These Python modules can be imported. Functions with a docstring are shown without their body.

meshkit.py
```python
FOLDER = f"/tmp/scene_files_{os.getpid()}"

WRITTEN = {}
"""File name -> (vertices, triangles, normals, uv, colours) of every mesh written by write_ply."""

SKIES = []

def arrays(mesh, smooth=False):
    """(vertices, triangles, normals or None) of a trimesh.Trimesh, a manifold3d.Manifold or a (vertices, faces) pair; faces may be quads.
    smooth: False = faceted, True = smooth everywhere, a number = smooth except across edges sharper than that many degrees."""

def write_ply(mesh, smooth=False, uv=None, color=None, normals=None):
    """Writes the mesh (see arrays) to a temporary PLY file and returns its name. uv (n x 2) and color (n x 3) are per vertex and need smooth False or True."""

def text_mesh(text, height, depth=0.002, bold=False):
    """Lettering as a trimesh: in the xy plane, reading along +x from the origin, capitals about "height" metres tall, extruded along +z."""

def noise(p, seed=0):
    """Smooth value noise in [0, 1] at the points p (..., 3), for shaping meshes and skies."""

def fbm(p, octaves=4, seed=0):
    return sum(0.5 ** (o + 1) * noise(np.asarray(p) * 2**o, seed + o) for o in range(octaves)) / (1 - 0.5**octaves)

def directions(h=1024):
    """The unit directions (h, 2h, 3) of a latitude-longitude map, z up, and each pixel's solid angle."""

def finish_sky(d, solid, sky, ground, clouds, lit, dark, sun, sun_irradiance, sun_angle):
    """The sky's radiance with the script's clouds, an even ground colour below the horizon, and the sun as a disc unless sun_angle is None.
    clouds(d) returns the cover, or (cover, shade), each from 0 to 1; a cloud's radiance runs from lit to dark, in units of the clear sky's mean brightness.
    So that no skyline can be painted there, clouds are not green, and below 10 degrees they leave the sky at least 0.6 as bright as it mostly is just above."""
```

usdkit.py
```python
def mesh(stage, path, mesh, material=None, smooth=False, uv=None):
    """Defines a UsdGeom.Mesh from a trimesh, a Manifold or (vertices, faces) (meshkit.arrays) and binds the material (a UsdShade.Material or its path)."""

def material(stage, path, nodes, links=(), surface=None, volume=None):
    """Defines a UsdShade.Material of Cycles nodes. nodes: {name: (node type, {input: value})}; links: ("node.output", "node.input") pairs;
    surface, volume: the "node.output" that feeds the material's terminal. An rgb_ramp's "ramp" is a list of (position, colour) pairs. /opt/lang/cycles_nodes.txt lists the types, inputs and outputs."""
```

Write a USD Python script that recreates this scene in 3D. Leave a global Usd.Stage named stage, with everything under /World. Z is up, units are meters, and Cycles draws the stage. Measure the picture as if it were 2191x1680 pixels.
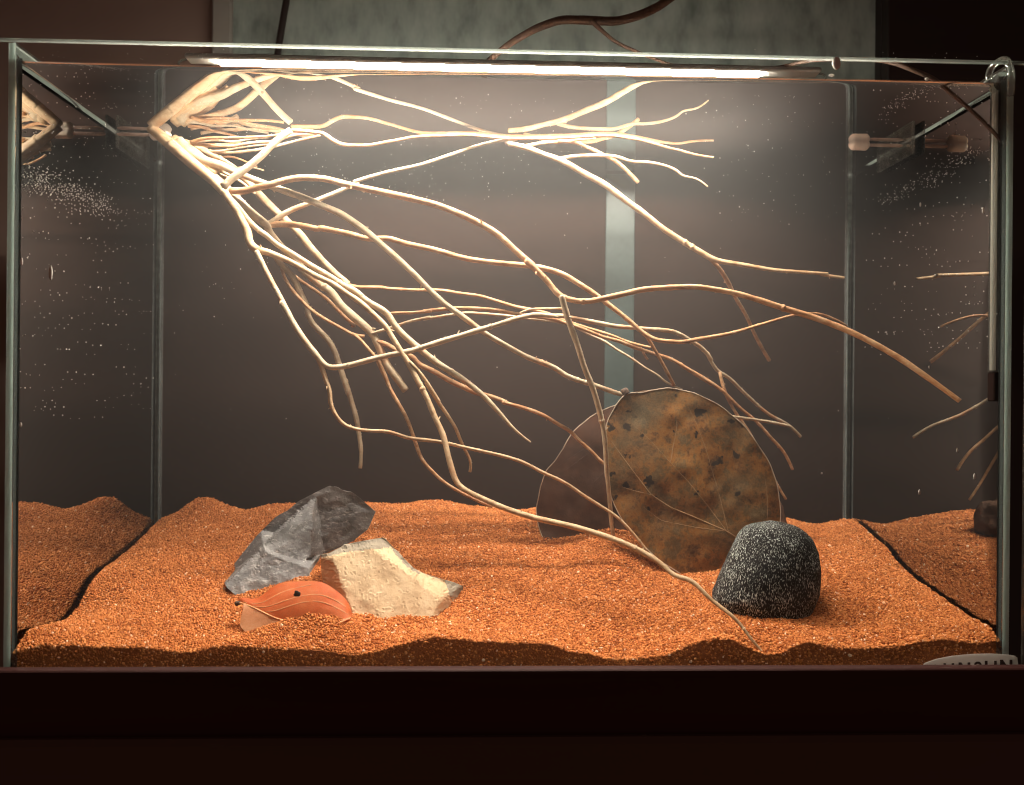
import math, numpy as np, trimesh, usdkit, meshkit
from pxr import Usd, UsdGeom, UsdLux, UsdShade, Gf, Sdf, Vt
from scipy.interpolate import RBFInterpolator, LinearNDInterpolator, CubicSpline
from scipy.spatial import Delaunay
import shapely
from shapely.geometry import Polygon

stage = Usd.Stage.CreateInMemory()
UsdGeom.SetStageUpAxis(stage, 'Z'); UsdGeom.SetStageMetersPerUnit(stage, 1.0)
UsdGeom.Xform.Define(stage, '/World'); UsdGeom.Scope.Define(stage, '/World/Looks')
rng = np.random.default_rng(7)

# ---------------------------------------------------------------- camera, light, exposure
CAM = np.array([-0.02138, -0.50306, 0.16764]); YAW, PITCH, ROLL = 0.03436, 0.0000974, -0.008725
F = 1780.0                                   # focal length in pixels of a 2191-pixel-wide picture
HW, DP, W2 = 0.3615, 0.2246, 0.30            # water level, inner depth, half inner width
HR = HW + 0.0118                             # rim of the glass
def rot(a, ax):
    c, s = math.cos(a), math.sin(a)
    return np.array({'x': [[1,0,0],[0,c,-s],[0,s,c]], 'z': [[c,-s,0],[s,c,0],[0,0,1]], 'y': [[c,0,s],[0,1,0],[-s,0,c]]}[ax])
CM = rot(-YAW, 'z') @ rot(PITCH, 'x') @ rot(ROLL, 'y')   # columns: right, forward, up
cam = UsdGeom.Camera.Define(stage, '/World/camera')
m4 = np.eye(4); m4[0,:3] = CM[:,0]; m4[1,:3] = CM[:,2]; m4[2,:3] = -CM[:,1]; m4[3,:3] = CAM
cam.AddTransformOp().Set(Gf.Matrix4d(*m4.ravel().tolist()))
cam.CreateHorizontalApertureAttr(36.0); cam.CreateFocalLengthAttr(36.0 * F / 2191.0)
cam.CreateClippingRangeAttr(Gf.Vec2f(0.02, 100.0))
EXPOSURE, LAMP_L, ROOM_L, SIDE_L = 0.0, 500.0, 0.060, 640.0
cam.CreateExposureAttr(EXPOSURE); cam.CreateFStopAttr(9.0); cam.CreateFocusDistanceAttr(.585)

LK = '/World/Looks/'
def mat(name, nodes, links, surface='p.BSDF', volume=None):
    return usdkit.material(stage, LK + name, nodes, links, surface=surface, volume=volume)
room = UsdLux.DomeLight.Define(stage, '/World/room_light')
rm = mat('room_light', {'b': ('background_shader', {'color': (1.0, 0.50, 0.36), 'strength': ROOM_L})}, [], surface='b.background')
UsdShade.MaterialBindingAPI.Apply(room.GetPrim()).Bind(rm)

# ---------------------------------------------------------------- helpers
S = 2560 / 2191.0
TILES = {'T1': (0,0,2.4344), 'T2': (800,0,2.4344), 'T3': (1660,0,2.4344), 'T4': (0,600,2.4344), 'T5': (800,600,2.4344), 'T6': (1660,600,2.4344),
         'B1': (0,1200,2.4344), 'B2': (800,1200,2.4344), 'B3': (1660,1200,2.4344), 'Z1': (400,300,5.4725), 'Z2': (560,520,5.4725), 'Z3': (680,680,5.4725),
         'Z4': (1000,700,5.4725), 'Z5': (1380,700,5.4725), 'Z6': (1240,280,5.4725), 'L1': (1320,940,3.3197), 'R': (540,1180,3.3197), 'G': (2200,1500,6.086),
         'D': (0,0,1/S), 'N': (0,0,1.0)}
def nat(tile, x, y):
    ox, oy, s = TILES[tile]
    return np.array([ox + x / s, oy + y / s])
def ray(n):
    return CM @ np.array([(n[0] / S - 1095.5) / F, 1.0, -(n[1] / S - 840.0) / F])
def at(n, Y):                                 # the point at depth Y that is seen in that direction
    d = ray(n); return CAM + d * (Y - CAM[1]) / d[1]
def at_x(n, X):
    d = ray(n); return CAM + d * (X - CAM[0]) / d[0]
def at_z(n, Z):
    d = ray(n); return CAM + d * (Z - CAM[2]) / d[2]
def px(w, Y):                                 # native pixels to metres at depth Y
    return w * (Y - CAM[1]) / (F * S)

COUNT = {}
def path_for(name, parent=None):
    base = (str(parent.GetPath()) if parent else '/World') + '/' + name
    k = COUNT.get(base, 0); COUNT[base] = k + 1
    return base if k == 0 else f'{base}_{k:03d}'
BASE = {}
def tag(p, label=None, cat=None, group=None, kind=None):
    for k, v in (('label', label), ('category', cat), ('group', group), ('kind', kind)):
        if v: p.SetCustomDataByKey(k, v)
    return p
def thing(name, base, label, cat, group=None, kind=None):
    x = UsdGeom.Xform.Define(stage, path_for(name)); x.AddTranslateOp().Set(Gf.Vec3d(*map(float, base)))
    BASE[str(x.GetPath())] = np.asarray(base, float)
    return tag(x.GetPrim(), label, cat, group, kind)
def origin(parent):
    p = str(parent.GetPath())
    while p not in BASE: p = p.rpartition('/')[0]
    return BASE[p]
def obj(name, mesh, material, parent=None, smooth=False, label=None, cat=None, group=None, kind=None, attrs=None):
    if isinstance(mesh, (tuple, list)): v, f = np.asarray(mesh[0], float), np.asarray(mesh[1], int)
    else: v, f = np.asarray(mesh.vertices, float), np.asarray(mesh.faces, int)
    used = np.unique(f)
    if len(used) < len(v) and not attrs:
        remap = np.zeros(len(v), int); remap[used] = np.arange(len(used)); v, f = v[used], remap[f]
    if parent is not None: v = v - origin(parent)
    m = usdkit.mesh(stage, path_for(name, parent), (v, f), material, smooth=smooth)
    for k, a in (attrs or {}).items():
        UsdGeom.PrimvarsAPI(m).CreatePrimvar(k, Sdf.ValueTypeNames.FloatArray, 'vertex').Set(Vt.FloatArray.FromNumpy(np.asarray(a, np.float32)))
    return tag(m.GetPrim(), label, cat, group, kind)
def cat_mesh(*ms): return trimesh.util.concatenate([m if isinstance(m, trimesh.Trimesh) else trimesh.Trimesh(*m, process=False) for m in ms])
def box(lo, hi):
    lo, hi = np.array(lo, float), np.array(hi, float)
    return trimesh.creation.box(extents=hi - lo, transform=trimesh.transformations.translation_matrix((lo + hi) / 2))
def rounded_box(lo, hi, r, seg=3):
    import manifold3d as m3
    lo, hi = np.array(lo, float) + r, np.array(hi, float) - r
    s = m3.Manifold.sphere(r, 4 * seg)
    h = m3.Manifold.batch_hull([s.translate([x, y, z]) for x in (lo[0], hi[0]) for y in (lo[1], hi[1]) for z in (lo[2], hi[2])])
    me = h.to_mesh(); return trimesh.Trimesh(me.vert_properties[:, :3], me.tri_verts, process=False)
def bevel_box(lo, hi, c):                     # box with 45 degree chamfers on all twelve edges
    lo, hi = np.array(lo, float), np.array(hi, float)
    pts = []
    for sx in (0, 1):
        for sy in (0, 1):
            for sz in (0, 1):
                k = np.where([sx, sy, sz], hi, lo); d = np.where([sx, sy, sz], -c, c)
                for a in range(3):
                    q = k + d; q[a] = k[a]; pts.append(q)
    return trimesh.convex.convex_hull(np.array(pts))
def tube(P, R, n=10, per=4, rough=0.06, seed=0, blunt=True):
    P, R = np.asarray(P, float), np.asarray(R, float)
    s = np.r_[0, np.cumsum(np.linalg.norm(np.diff(P, axis=0), axis=1))]
    m = max(8, int(s[-1] / (0.0022 * 4 / per)))
    u = np.linspace(0, s[-1], m)
    from scipy.interpolate import PchipInterpolator
    C = np.stack([PchipInterpolator(s, P[:, k])(u) for k in range(3)], 1)
    ker = np.array([1, 2, 3, 2, 1.0]); ker /= ker.sum()
    Cp = np.pad(C, ((2, 2), (0, 0)), mode='reflect', reflect_type='odd')
    C = np.stack([np.convolve(Cp[:, k], ker, 'valid') for k in range(3)], 1)
    r = np.interp(u, s, R)
    T = np.gradient(C, axis=0); T /= np.linalg.norm(T, axis=1, keepdims=True) + 1e-12
    N = np.cross(T[0], [0.1, 1, 0.2]); N /= np.linalg.norm(N)
    V = []
    for i in range(m):
        N = N - T[i] * (N @ T[i]); N /= np.linalg.norm(N); B = np.cross(T[i], N)
        a = np.arange(n) * 2 * math.pi / n
        ring = np.cos(a)[:, None] * N + np.sin(a)[:, None] * B
        f1 = meshkit.noise(np.stack([ring[:, 0] * .7 + u[i] * 60, ring[:, 1] * .7 + seed * 3.1, ring[:, 2] * .7 + 5.0], 1), seed) - .5
        f2 = meshkit.noise(np.array([[u[i] * 140, seed * 7.7, 0.3]]), seed + 1)[0] - .5
        V.append(C[i] + ring * (r[i] * (1 + rough * 2.2 * f1 + rough * 2.0 * f2))[:, None])
    V = np.array(V)
    caps = [C[0] - T[0] * r[0] * .35, C[-1] + T[-1] * r[-1] * (.12 if blunt else .6)]
    if blunt: V[-1] += T[-1] * r[-1] * .3 * (rng.random(n) - .5)[:, None]
    F_ = []
    for i in range(m - 1):
        for j in range(n):
            a, b, c, d = i * n + j, i * n + (j + 1) % n, (i + 1) * n + (j + 1) % n, (i + 1) * n + j
            F_ += [(a, b, c), (a, c, d)]
    k0, k1 = m * n, m * n + 1
    for j in range(n):
        F_ += [(k0, (j + 1) % n, j), (k1, (m - 1) * n + j, (m - 1) * n + (j + 1) % n)]
    return trimesh.Trimesh(np.vstack([V.reshape(-1, 3), caps]), np.array(F_), process=False), C, r

# ---------------------------------------------------------------- materials
OBJ = {'c': ('texture_coordinate', {})}
def pane_look(name, tint, edge_col):
    # attribute edge: 0 = face against the water, 1 = outer face, 2 = ground edge
    return mat(name, {'a': ('attribute', {'attribute': 'edge'}), 'fr': ('fresnel', {'IOR': 1.17}),
        'isout': ('math', {'math_type': 'compare', 'value2': 1.0, 'value3': 0.3}), 'mul': ('math', {'math_type': 'multiply'}),
        'isedge': ('math', {'math_type': 'greater_than', 'value2': 1.6}),
        't': ('transparent_bsdf', {'color': tint}), 'g': ('glossy_bsdf', {'color': (1, 1, 1), 'roughness': 0.0}), 'm': ('mix_closure', {}),
        'et': ('transparent_bsdf', {'color': edge_col}), 'eg': ('glossy_bsdf', {'color': (.85, .95, .92), 'roughness': .22}), 'ed': ('translucent_bsdf', {'color': (.55, .62, .58)}),
        'e1': ('mix_closure', {'fac': .45}), 'e2': ('mix_closure', {'fac': .35}), 'mm': ('mix_closure', {})},
        [('a.fac', 'isout.value1'), ('a.fac', 'isedge.value1'), ('isout.value', 'mul.value1'), ('fr.fac', 'mul.value2'), ('mul.value', 'm.fac'), ('t.BSDF', 'm.closure1'), ('g.BSDF', 'm.closure2'),
         ('et.BSDF', 'e1.closure1'), ('eg.BSDF', 'e1.closure2'), ('e1.closure', 'e2.closure1'), ('ed.BSDF', 'e2.closure2'),
         ('isedge.value', 'mm.fac'), ('m.closure', 'mm.closure1'), ('e2.closure', 'mm.closure2')], surface='mm.closure')
GLASS = pane_look('tank_glass', (.985, .995, .99), (.55, .68, .64))
WATER = mat('water', {'a': ('attribute', {'attribute': 'surf'}), 'fr': ('fresnel', {'IOR': 1.075}), 'fr2': ('fresnel', {'IOR': 1.33}), 'sub': ('math', {'math_type': 'subtract', 'value2': 1.0, 'use_clamp': True}), 'mf': ('mix_float', {}), 'one': ('math', {'math_type': 'minimum', 'value2': 1.0}), 'mul': ('math', {'math_type': 'multiply'}),
    't': ('transparent_bsdf', {'color': (1, 1, 1)}), 'g': ('glossy_bsdf', {'color': (1, 1, 1), 'roughness': 0.0}), 'm': ('mix_closure', {}),
    'v': ('principled_volume', {'color': (.79, .80, .79), 'density': 0.33, 'anisotropy': .2})},
    [('a.fac', 'one.value1'), ('a.fac', 'sub.value1'), ('sub.value', 'mf.fac'), ('fr.fac', 'mf.a'), ('fr2.fac', 'mf.b'), ('one.value', 'mul.value1'), ('mf.result', 'mul.value2'), ('mul.value', 'm.fac'), ('t.BSDF', 'm.closure1'), ('g.BSDF', 'm.closure2')], surface='m.closure', volume='v.volume')
SILICONE = mat('silicone', {'t': ('transparent_bsdf', {'color': (.9, .95, .93)}), 'd': ('principled_bsdf', {'base_color': (.5, .55, .54), 'roughness': .3}), 'm': ('mix_closure', {'fac': .13})},
    [('t.BSDF', 'm.closure1'), ('d.BSDF', 'm.closure2')], surface='m.closure')
JOINT = mat('clear_glue', {'t': ('transparent_bsdf', {'color': (.85, .92, .9)}), 'd': ('translucent_bsdf', {'color': (.8, .88, .85)}), 'g': ('diffuse_bsdf', {'color': (.8, .88, .85)}), 'a': ('mix_closure', {'fac': .5}), 'm': ('mix_closure', {'fac': .55})},
    [('d.BSDF', 'a.closure1'), ('g.BSDF', 'a.closure2'), ('t.BSDF', 'm.closure1'), ('a.closure', 'm.closure2')], surface='m.closure')
CLEAR = mat('clear_plastic', {'fr': ('fresnel', {'IOR': 1.5}), 'ad': ('math', {'math_type': 'multiply_add', 'value2': 1.0, 'value3': .08}), 't': ('transparent_bsdf', {'color': (.88, .9, .88)}),
    'g': ('glossy_bsdf', {'color': (.95, .97, .95), 'roughness': .08}), 'm': ('mix_closure', {}), 'dd': ('translucent_bsdf', {'color': (.8, .78, .74)}), 'm2': ('mix_closure', {'fac': .055})},
    [('fr.fac', 'ad.value1'), ('ad.value', 'm.fac'), ('t.BSDF', 'm.closure1'), ('g.BSDF', 'm.closure2'), ('m.closure', 'm2.closure1'), ('dd.BSDF', 'm2.closure2')], surface='m2.closure')
def simple(name, col, rough=.5, **kw):
    return mat(name, {'p': ('principled_bsdf', {'base_color': col, 'roughness': rough, **kw})}, [])
def noisy(name, ramp, scale, rough=.6, detail=5, bump=.3, dist=.0006, stretch=(1, 1, 1), bscale=None, **kw):
    return mat(name, {**OBJ, 'mp': ('mapping', {'scale': stretch}), 'n': ('noise_texture', {'scale': scale, 'detail': detail, 'roughness': .6}), 'r': ('rgb_ramp', {'ramp': ramp}),
        'n2': ('noise_texture', {'scale': bscale or scale * 4, 'detail': 4, 'roughness': .65}), 'b': ('bump', {'strength': bump, 'distance': dist}), 'p': ('principled_bsdf', {'roughness': rough, **kw})},
        [('c.object', 'mp.vector'), ('mp.vector', 'n.vector'), ('n.fac', 'r.fac'), ('r.color', 'p.base_color'), ('mp.vector', 'n2.vector'), ('n2.fac', 'b.height'), ('b.normal', 'p.normal')])
def wood_look(name, ramp, scale, stretch=(.6, 1, 1), bump=.5):
    return mat(name, {**OBJ, 'mp': ('mapping', {'scale': stretch}), 'n': ('noise_texture', {'scale': scale, 'detail': 7, 'roughness': .68}), 'r': ('rgb_ramp', {'ramp': ramp}),
        'vo': ('voronoi_texture', {'scale': 95}), 'sep': ('separate_color', {}), 'th': ('math', {'math_type': 'multiply_add', 'value2': .26, 'value3': -.12}), 'sb': ('math', {'math_type': 'subtract'}),
        'kf': ('map_range', {'range_type': 'smoothstep', 'from_min': 0.0, 'from_max': .07, 'to_min': 0.0, 'to_max': .85, 'clamp': True}), 'k': ('mix', {'color2': (.16, .08, .04)}),
        'pt': ('noise_texture', {'scale': 42, 'detail': 3}), 'pf': ('map_range', {'range_type': 'smoothstep', 'from_min': .56, 'from_max': .68, 'to_min': 0.0, 'to_max': .6, 'clamp': True}), 'pm': ('mix', {'color2': (.44, .20, .08)}),
        'n2': ('noise_texture', {'scale': 520, 'detail': 5, 'roughness': .7}), 'b': ('bump', {'strength': bump, 'distance': .0007}), 'p': ('principled_bsdf', {'roughness': .66})},
        [('c.object', 'mp.vector'), ('mp.vector', 'n.vector'), ('n.fac', 'r.fac'), ('c.object', 'vo.vector'), ('vo.color', 'sep.color'), ('sep.r', 'th.value1'), ('th.value', 'sb.value1'), ('vo.distance', 'sb.value2'), ('sb.value', 'kf.value'),
         ('c.object', 'pt.vector'), ('pt.fac', 'pf.value'), ('pf.result', 'pm.fac'), ('r.color', 'pm.color1'), ('pm.color', 'k.color1'), ('kf.result', 'k.fac'), ('k.color', 'p.base_color'), ('mp.vector', 'n2.vector'), ('n2.fac', 'b.height'), ('b.normal', 'p.normal')])
WOOD = wood_look('peeled_wood', [(.25, (.28, .145, .062)), (.42, (.41, .265, .14)), (.58, (.52, .365, .215)), (.8, (.58, .445, .28))], 150)
WOOD_ORANGE = wood_look('bark_patched_wood', [(.3, (.24, .10, .036)), (.48, (.41, .21, .092)), (.65, (.52, .34, .195))], 170, (.5, 1, 1), .7)
WOOD_PALE = wood_look('weathered_wood', [(.25, (.26, .175, .105)), (.45, (.42, .32, .205)), (.72, (.51, .415, .29))], 170, (.6, 1, .8))
WOOD_DRY = noisy('dry_bark', [(.3, (.055, .03, .02)), (.7, (.12, .07, .045))], 200, rough=.7, bump=.4, dist=.0004)
KNOT = simple('dark_knot', (.12, .07, .04), .7)

# ---------------------------------------------------------------- setting: wall, panel, cupboard, counter
WALL_Y = 0.43
def wall_span(x0, x1, y, z0, z1, t): return box((x0, y, z0), (x1, y + t, z1))
xw = lambda d, Y: at(nat('D', d, 60), Y)[0]
WALL = noisy('brown_wall', [(.3, (.22, .15, .122)), (.7, (.27, .19, .155))], 6, rough=.85, bump=.1)
PANEL = noisy('grey_green_board', [(.3, (.17, .215, .19)), (.5, (.31, .37, .335)), (.72, (.42, .485, .44))], 40, rough=.85, detail=8, bump=.3, dist=.001, stretch=(1, 1, .45), bscale=60)
STRIP = noisy('pale_batten', [(.3, (.30, .29, .26)), (.7, (.36, .35, .31))], 12, rough=.7)
DARK = simple('black_cupboard', (.012, .006, .005), .5)
obj('wall', wall_span(-1.6, 1.6, WALL_Y + .012, -.9, 1.5, .1), WALL, label='dark brown room wall behind the aquarium', cat='wall', kind='structure')
obj('wall_panel', bevel_box((xw(495, WALL_Y), WALL_Y, -.6), (xw(1885, WALL_Y), WALL_Y + .0095, 1.3), .002), PANEL, label='mottled grey green board on the wall behind the aquarium', cat='wall panel')
obj('batten', bevel_box((xw(452, WALL_Y - .006), WALL_Y - .006, -.6), (xw(495, WALL_Y - .006), WALL_Y + .0105, 1.3), .002), STRIP, label='pale upright batten at the left edge of the grey green board', cat='batten')
cup = thing('cupboard', (.6, .41, -.9), 'black cupboard side standing to the right behind the aquarium', 'cupboard')
x0 = at(nat('D', 1886, 60), .415)[0]
obj('side_panel', bevel_box((x0, .4155, -.9), (x0 + .02, WALL_Y + .01, 1.5), .001), DARK, cup)
obj('door', bevel_box((x0 + .0005, .400, -.9), (x0 + .7, .415, 1.5), .001), DARK, cup)

COUNTER = noisy('dark_lacquered_wood', [(.3, (.034, .0045, .002)), (.7, (.050, .0075, .0036))], 22, rough=.7, bump=.15, stretch=(.12, 1, 1.6))
COUNTER2 = noisy('brown_lacquered_wood', [(.3, (.085, .045, .032)), (.7, (.10, .054, .040))], 8, rough=.5, bump=.08, stretch=(.15, 1, 1))
cab = thing('cabinet', (0, .1, -.9), 'dark red brown aquarium cabinet with a raised front lip under the tank', 'cabinet')
Yl = -.016
zl = at(nat('D', 1095, 1433), Yl)[2]
obj('front_lip', rounded_box((-.42, Yl, -.039), (.42, Yl + .0085, zl), .002), COUNTER, cab)
obj('top_board', bevel_box((-.3135, Yl + .009, -.03), (.3135, .235, -.0042), .0015), COUNTER, cab)
zb = at(nat('D', 1095, 1582), Yl - .006)[2]
obj('door', bevel_box((-.42, Yl - .006, -.5), (.42, Yl + .014, zb), .003), COUNTER2, cab)
obj('carcass', box((-.3135, Yl + .015, -.9), (.3135, .235, -.031)), COUNTER, cab)

# ---------------------------------------------------------------- aquarium
tank = thing('aquarium', (0, DP / 2, 0), 'rimless clear glass aquarium filled with water almost to its rim', 'aquarium')
def pane(name, lo, hi, outer, c=.0007):
    lo, hi = np.array(lo), np.array(hi)
    m = bevel_box(lo, hi, c); v = m.vertices[m.faces].reshape(-1, 3); f = np.arange(len(v)).reshape(-1, 3)
    n = np.repeat(m.face_normals, 3, axis=0)
    ax = int(np.argmax(np.abs(outer))); o = n @ np.array(outer, float)
    e = np.where(np.abs(o - 1) < .1, 1.0, np.where(np.abs(o) > .9, 0.0, 2.0))
    obj(name, (v, f), GLASS, tank, attrs={'edge': e})
g = .0004
TS = .0022
XO = W2 + .0125
pane('front_pane', (-XO, -.0055, -.0035), (XO, -g, HR), (0, -1, 0))
pane('back_pane', (-W2 - TS, DP + g, -.0035), (W2 + TS, DP + .0055, HR), (0, 2, 0))
pane('side_pane', (-W2 - TS, 0, -.0035), (-W2 - g, DP, HR), (-1, 0, 0))
pane('side_pane', (W2 + g, 0, -.0035), (W2 + TS, DP, HR), (1, 0, 0))
def seam(x, y, sx, sy, r=.0026, z0=.0, z1=HW + .002):
    q = [(0, 0), (sx * r, 0), (sx * r * .55, sy * r * .5), (0, sy * r)]
    p = Polygon([(x + a, y + b) for a, b in q]).buffer(0)
    m = trimesh.creation.extrude_polygon(p, z1 - z0, engine='earcut'); m.apply_translation((0, 0, z0)); return m
for sx in (-1, 1):
    for yy, sy in ((.0002, 1), (DP - .0002, -1)):
        obj('silicone_seam', seam(sx * (W2 - .0002), yy, -sx, sy, .0030 if sy < 0 else .0034), SILICONE, tank)
# polished end strips where the side panes meet the front pane
for sx in (-1, 1):
    obj('glued_joint', bevel_box((min(sx * (W2 + .0002), sx * (W2 + .0042)), -.0003, .0), (max(sx * (W2 + .0002), sx * (W2 + .0042)), -.0001, HR - .001), .00004), JOINT, tank)

# water: one closed body with a meniscus along the panes
def water_mesh():
    d = np.array([0, .0004, .0009, .0016, .0025, .0036, .005, .007, .010, .015])
    def axis(a, b, n):
        mid = np.linspace(a + d[-1], b - d[-1], n)[1:-1]
        return np.r_[a + d, mid, b - d[::-1]]
    xs, ys = axis(-W2 + .0001, W2 - .0001, 40), axis(.0001, DP - .0001, 16)
    X, Y = np.meshgrid(xs, ys, indexing='ij')
    dist = np.minimum(np.minimum(X + W2, W2 - X), np.minimum(Y, DP - Y))
    dside = np.minimum(X + W2, W2 - X)
    Z = HW + .0042 * np.exp(-np.maximum(Y, 0) / .0019) + .0014 * np.exp(-np.maximum(dside, 0) / .0011) + .00022 * (meshkit.fbm(np.stack([X * 14, Y * 14, X * 0], -1), 3, 5) - .5)
    nx, ny = X.shape
    V = np.stack([X, Y, Z], -1).reshape(-1, 3)
    I = np.arange(nx * ny).reshape(nx, ny)
    F_ = np.vstack([np.stack([I[:-1, :-1], I[1:, :-1], I[1:, 1:]], -1).reshape(-1, 3), np.stack([I[:-1, :-1], I[1:, 1:], I[:-1, 1:]], -1).reshape(-1, 3)])
    loop = np.r_[I[:, 0], I[-1, 1:], I[-2::-1, -1], I[0, -2:0:-1]]
    top = V[loop]; bot = top.copy(); bot[:, 2] = .0006
    n = len(loop); a = len(V)
    V2 = np.vstack([top, bot, [[0, DP / 2, .0006]]])
    F2 = []
    for i in range(n):
        j = (i + 1) % n
        F2 += [(a + n + i, a + n + j, a + j), (a + n + i, a + j, a + i), (a + n + j, a + n + i, a + 2 * n)]
    return np.vstack([V, V2]), np.vstack([F_, F2]), np.r_[1 + np.clip((.009 - Y.ravel()) / .002, 0, 1), np.zeros(len(V2))]
wv, wf, wa = water_mesh()
obj('water', (wv, wf), WATER, smooth=True, attrs={'surf': wa}, label='clear still water filling the aquarium', cat='water', kind='structure')

# ---------------------------------------------------------------- lamp above the water
lampY = DP * .39
zt, zbm = at(nat('N', 1280, 156), lampY)[2], at(nat('N', 1280, 174), lampY)[2]
lx0, lx1 = at(nat('D', 470, 150), lampY)[0], at(nat('D', 1625, 150), lampY)[0]
hx0, hx1 = at(nat('D', 400, 150), lampY)[0], at(nat('D', 1752, 150), lampY)[0]
lamp = thing('aquarium_lamp', ((hx0 + hx1) / 2, lampY, zbm), 'slim bar lamp glowing white, lying just above the water along the tank', 'lamp')
EMIT = mat('lamp_diffuser', {'e': ('emission', {'color': (1.0, .855, .73), 'strength': LAMP_L})}, [], surface='e.emission')
EMIT_S = mat('lamp_diffuser_side', {'e': ('emission', {'color': (1.0, .90, .76), 'strength': SIDE_L})}, [], surface='e.emission')
METAL = simple('lamp_metal', (.36, .36, .33), .5, metallic=.3)
obj('housing', bevel_box((hx0, lampY - .0060, zbm + .0009), (hx1, lampY + .0060, zt - .0004), .001), METAL, lamp)
obj('diffuser', box((lx0, lampY - .0027, zbm - .0008), (lx1, lampY + .0027, zbm - .0005)), EMIT, lamp)
rim_ = cat_mesh(*[box((lx0, lampY + sgn * .0031 - .0003, zbm - .0008), (lx1, lampY + sgn * .0031 + .0003, zbm + .0008)) for sgn in (-1, 1)])
obj('diffuser_rim', rim_, EMIT_S, lamp)
for ex, sgn in ((hx0, -1), (hx1, 1)):
    # wire bracket bending from the bar end down to the back and front rims
    for yy, ey in ((lampY + .003, DP + .003),):
        P = [(ex - sgn * .004, yy, zt - .001), (ex + sgn * .012, yy + (ey - yy) * .1, zt + .001), (ex + sgn * .022, yy + (ey - yy) * .55, zt - .004), (ex + sgn * .024, ey, HR + .0012)]
        obj('bracket_wire', tube(P, [.0009] * 4, n=8, rough=0)[0], CLEAR, lamp, smooth=True)

# ---------------------------------------------------------------- sand
ctrl = []
def ctl(p): ctrl.append(p)
for x, y in [(60,1060),(350,1000),(560,1010),(900,1025),(1100,1055),(1300,1025),(1600,1015),(1900,1035),(2190,1060)]: ctl(at(nat('B1', x, y), .001))
for x, y in [(230,1060),(420,1020),(720,955),(900,975),(1100,980),(1350,990),(1600,1050),(1750,1085),(1900,1095),(2050,1065)]: ctl(at(nat('B2', x, y), .001))
for x, y in [(0,1070),(150,1010),(330,970),(450,990),(600,1060),(680,1065),(850,1000),(1000,1010),(1150,1025),(1350,1020),(1550,985),(1700,965),(1850,985),(2040,980)]: ctl(at(nat('B3', x, y), .001))
YB = DP - .002
for tl, pts in (('B1', [(1000,232),(1080,195),(1180,120),(1260,103),(1330,130),(1400,160),(1500,182),(1620,152),(1790,147)]), ('B2', [(280,137),(500,143),(700,122),(850,145),(1000,165),(1200,182),(1310,170)]),
                ('B3', [(700,222),(800,250),(900,275),(1000,262),(1090,240)])):
    for x, y in pts: ctl(at(nat(tl, x, y), YB))
for x, y in [(1500, 1088), (1600, 1095)]: ctl(at(nat('D', x, y), YB))
for x, y in [(850,370),(700,490),(580,590),(520,690),(470,790),(400,850),(310,880),(180,920)]: ctl(at_x(nat('B1', x, y), -W2 + .001))
for x, y in [(1180,262),(1250,325),(1350,410),(1430,510),(1550,620),(1700,720),(1880,840),(1990,905)]: ctl(at_x(nat('B3', x, y), W2 - .001))
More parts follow.
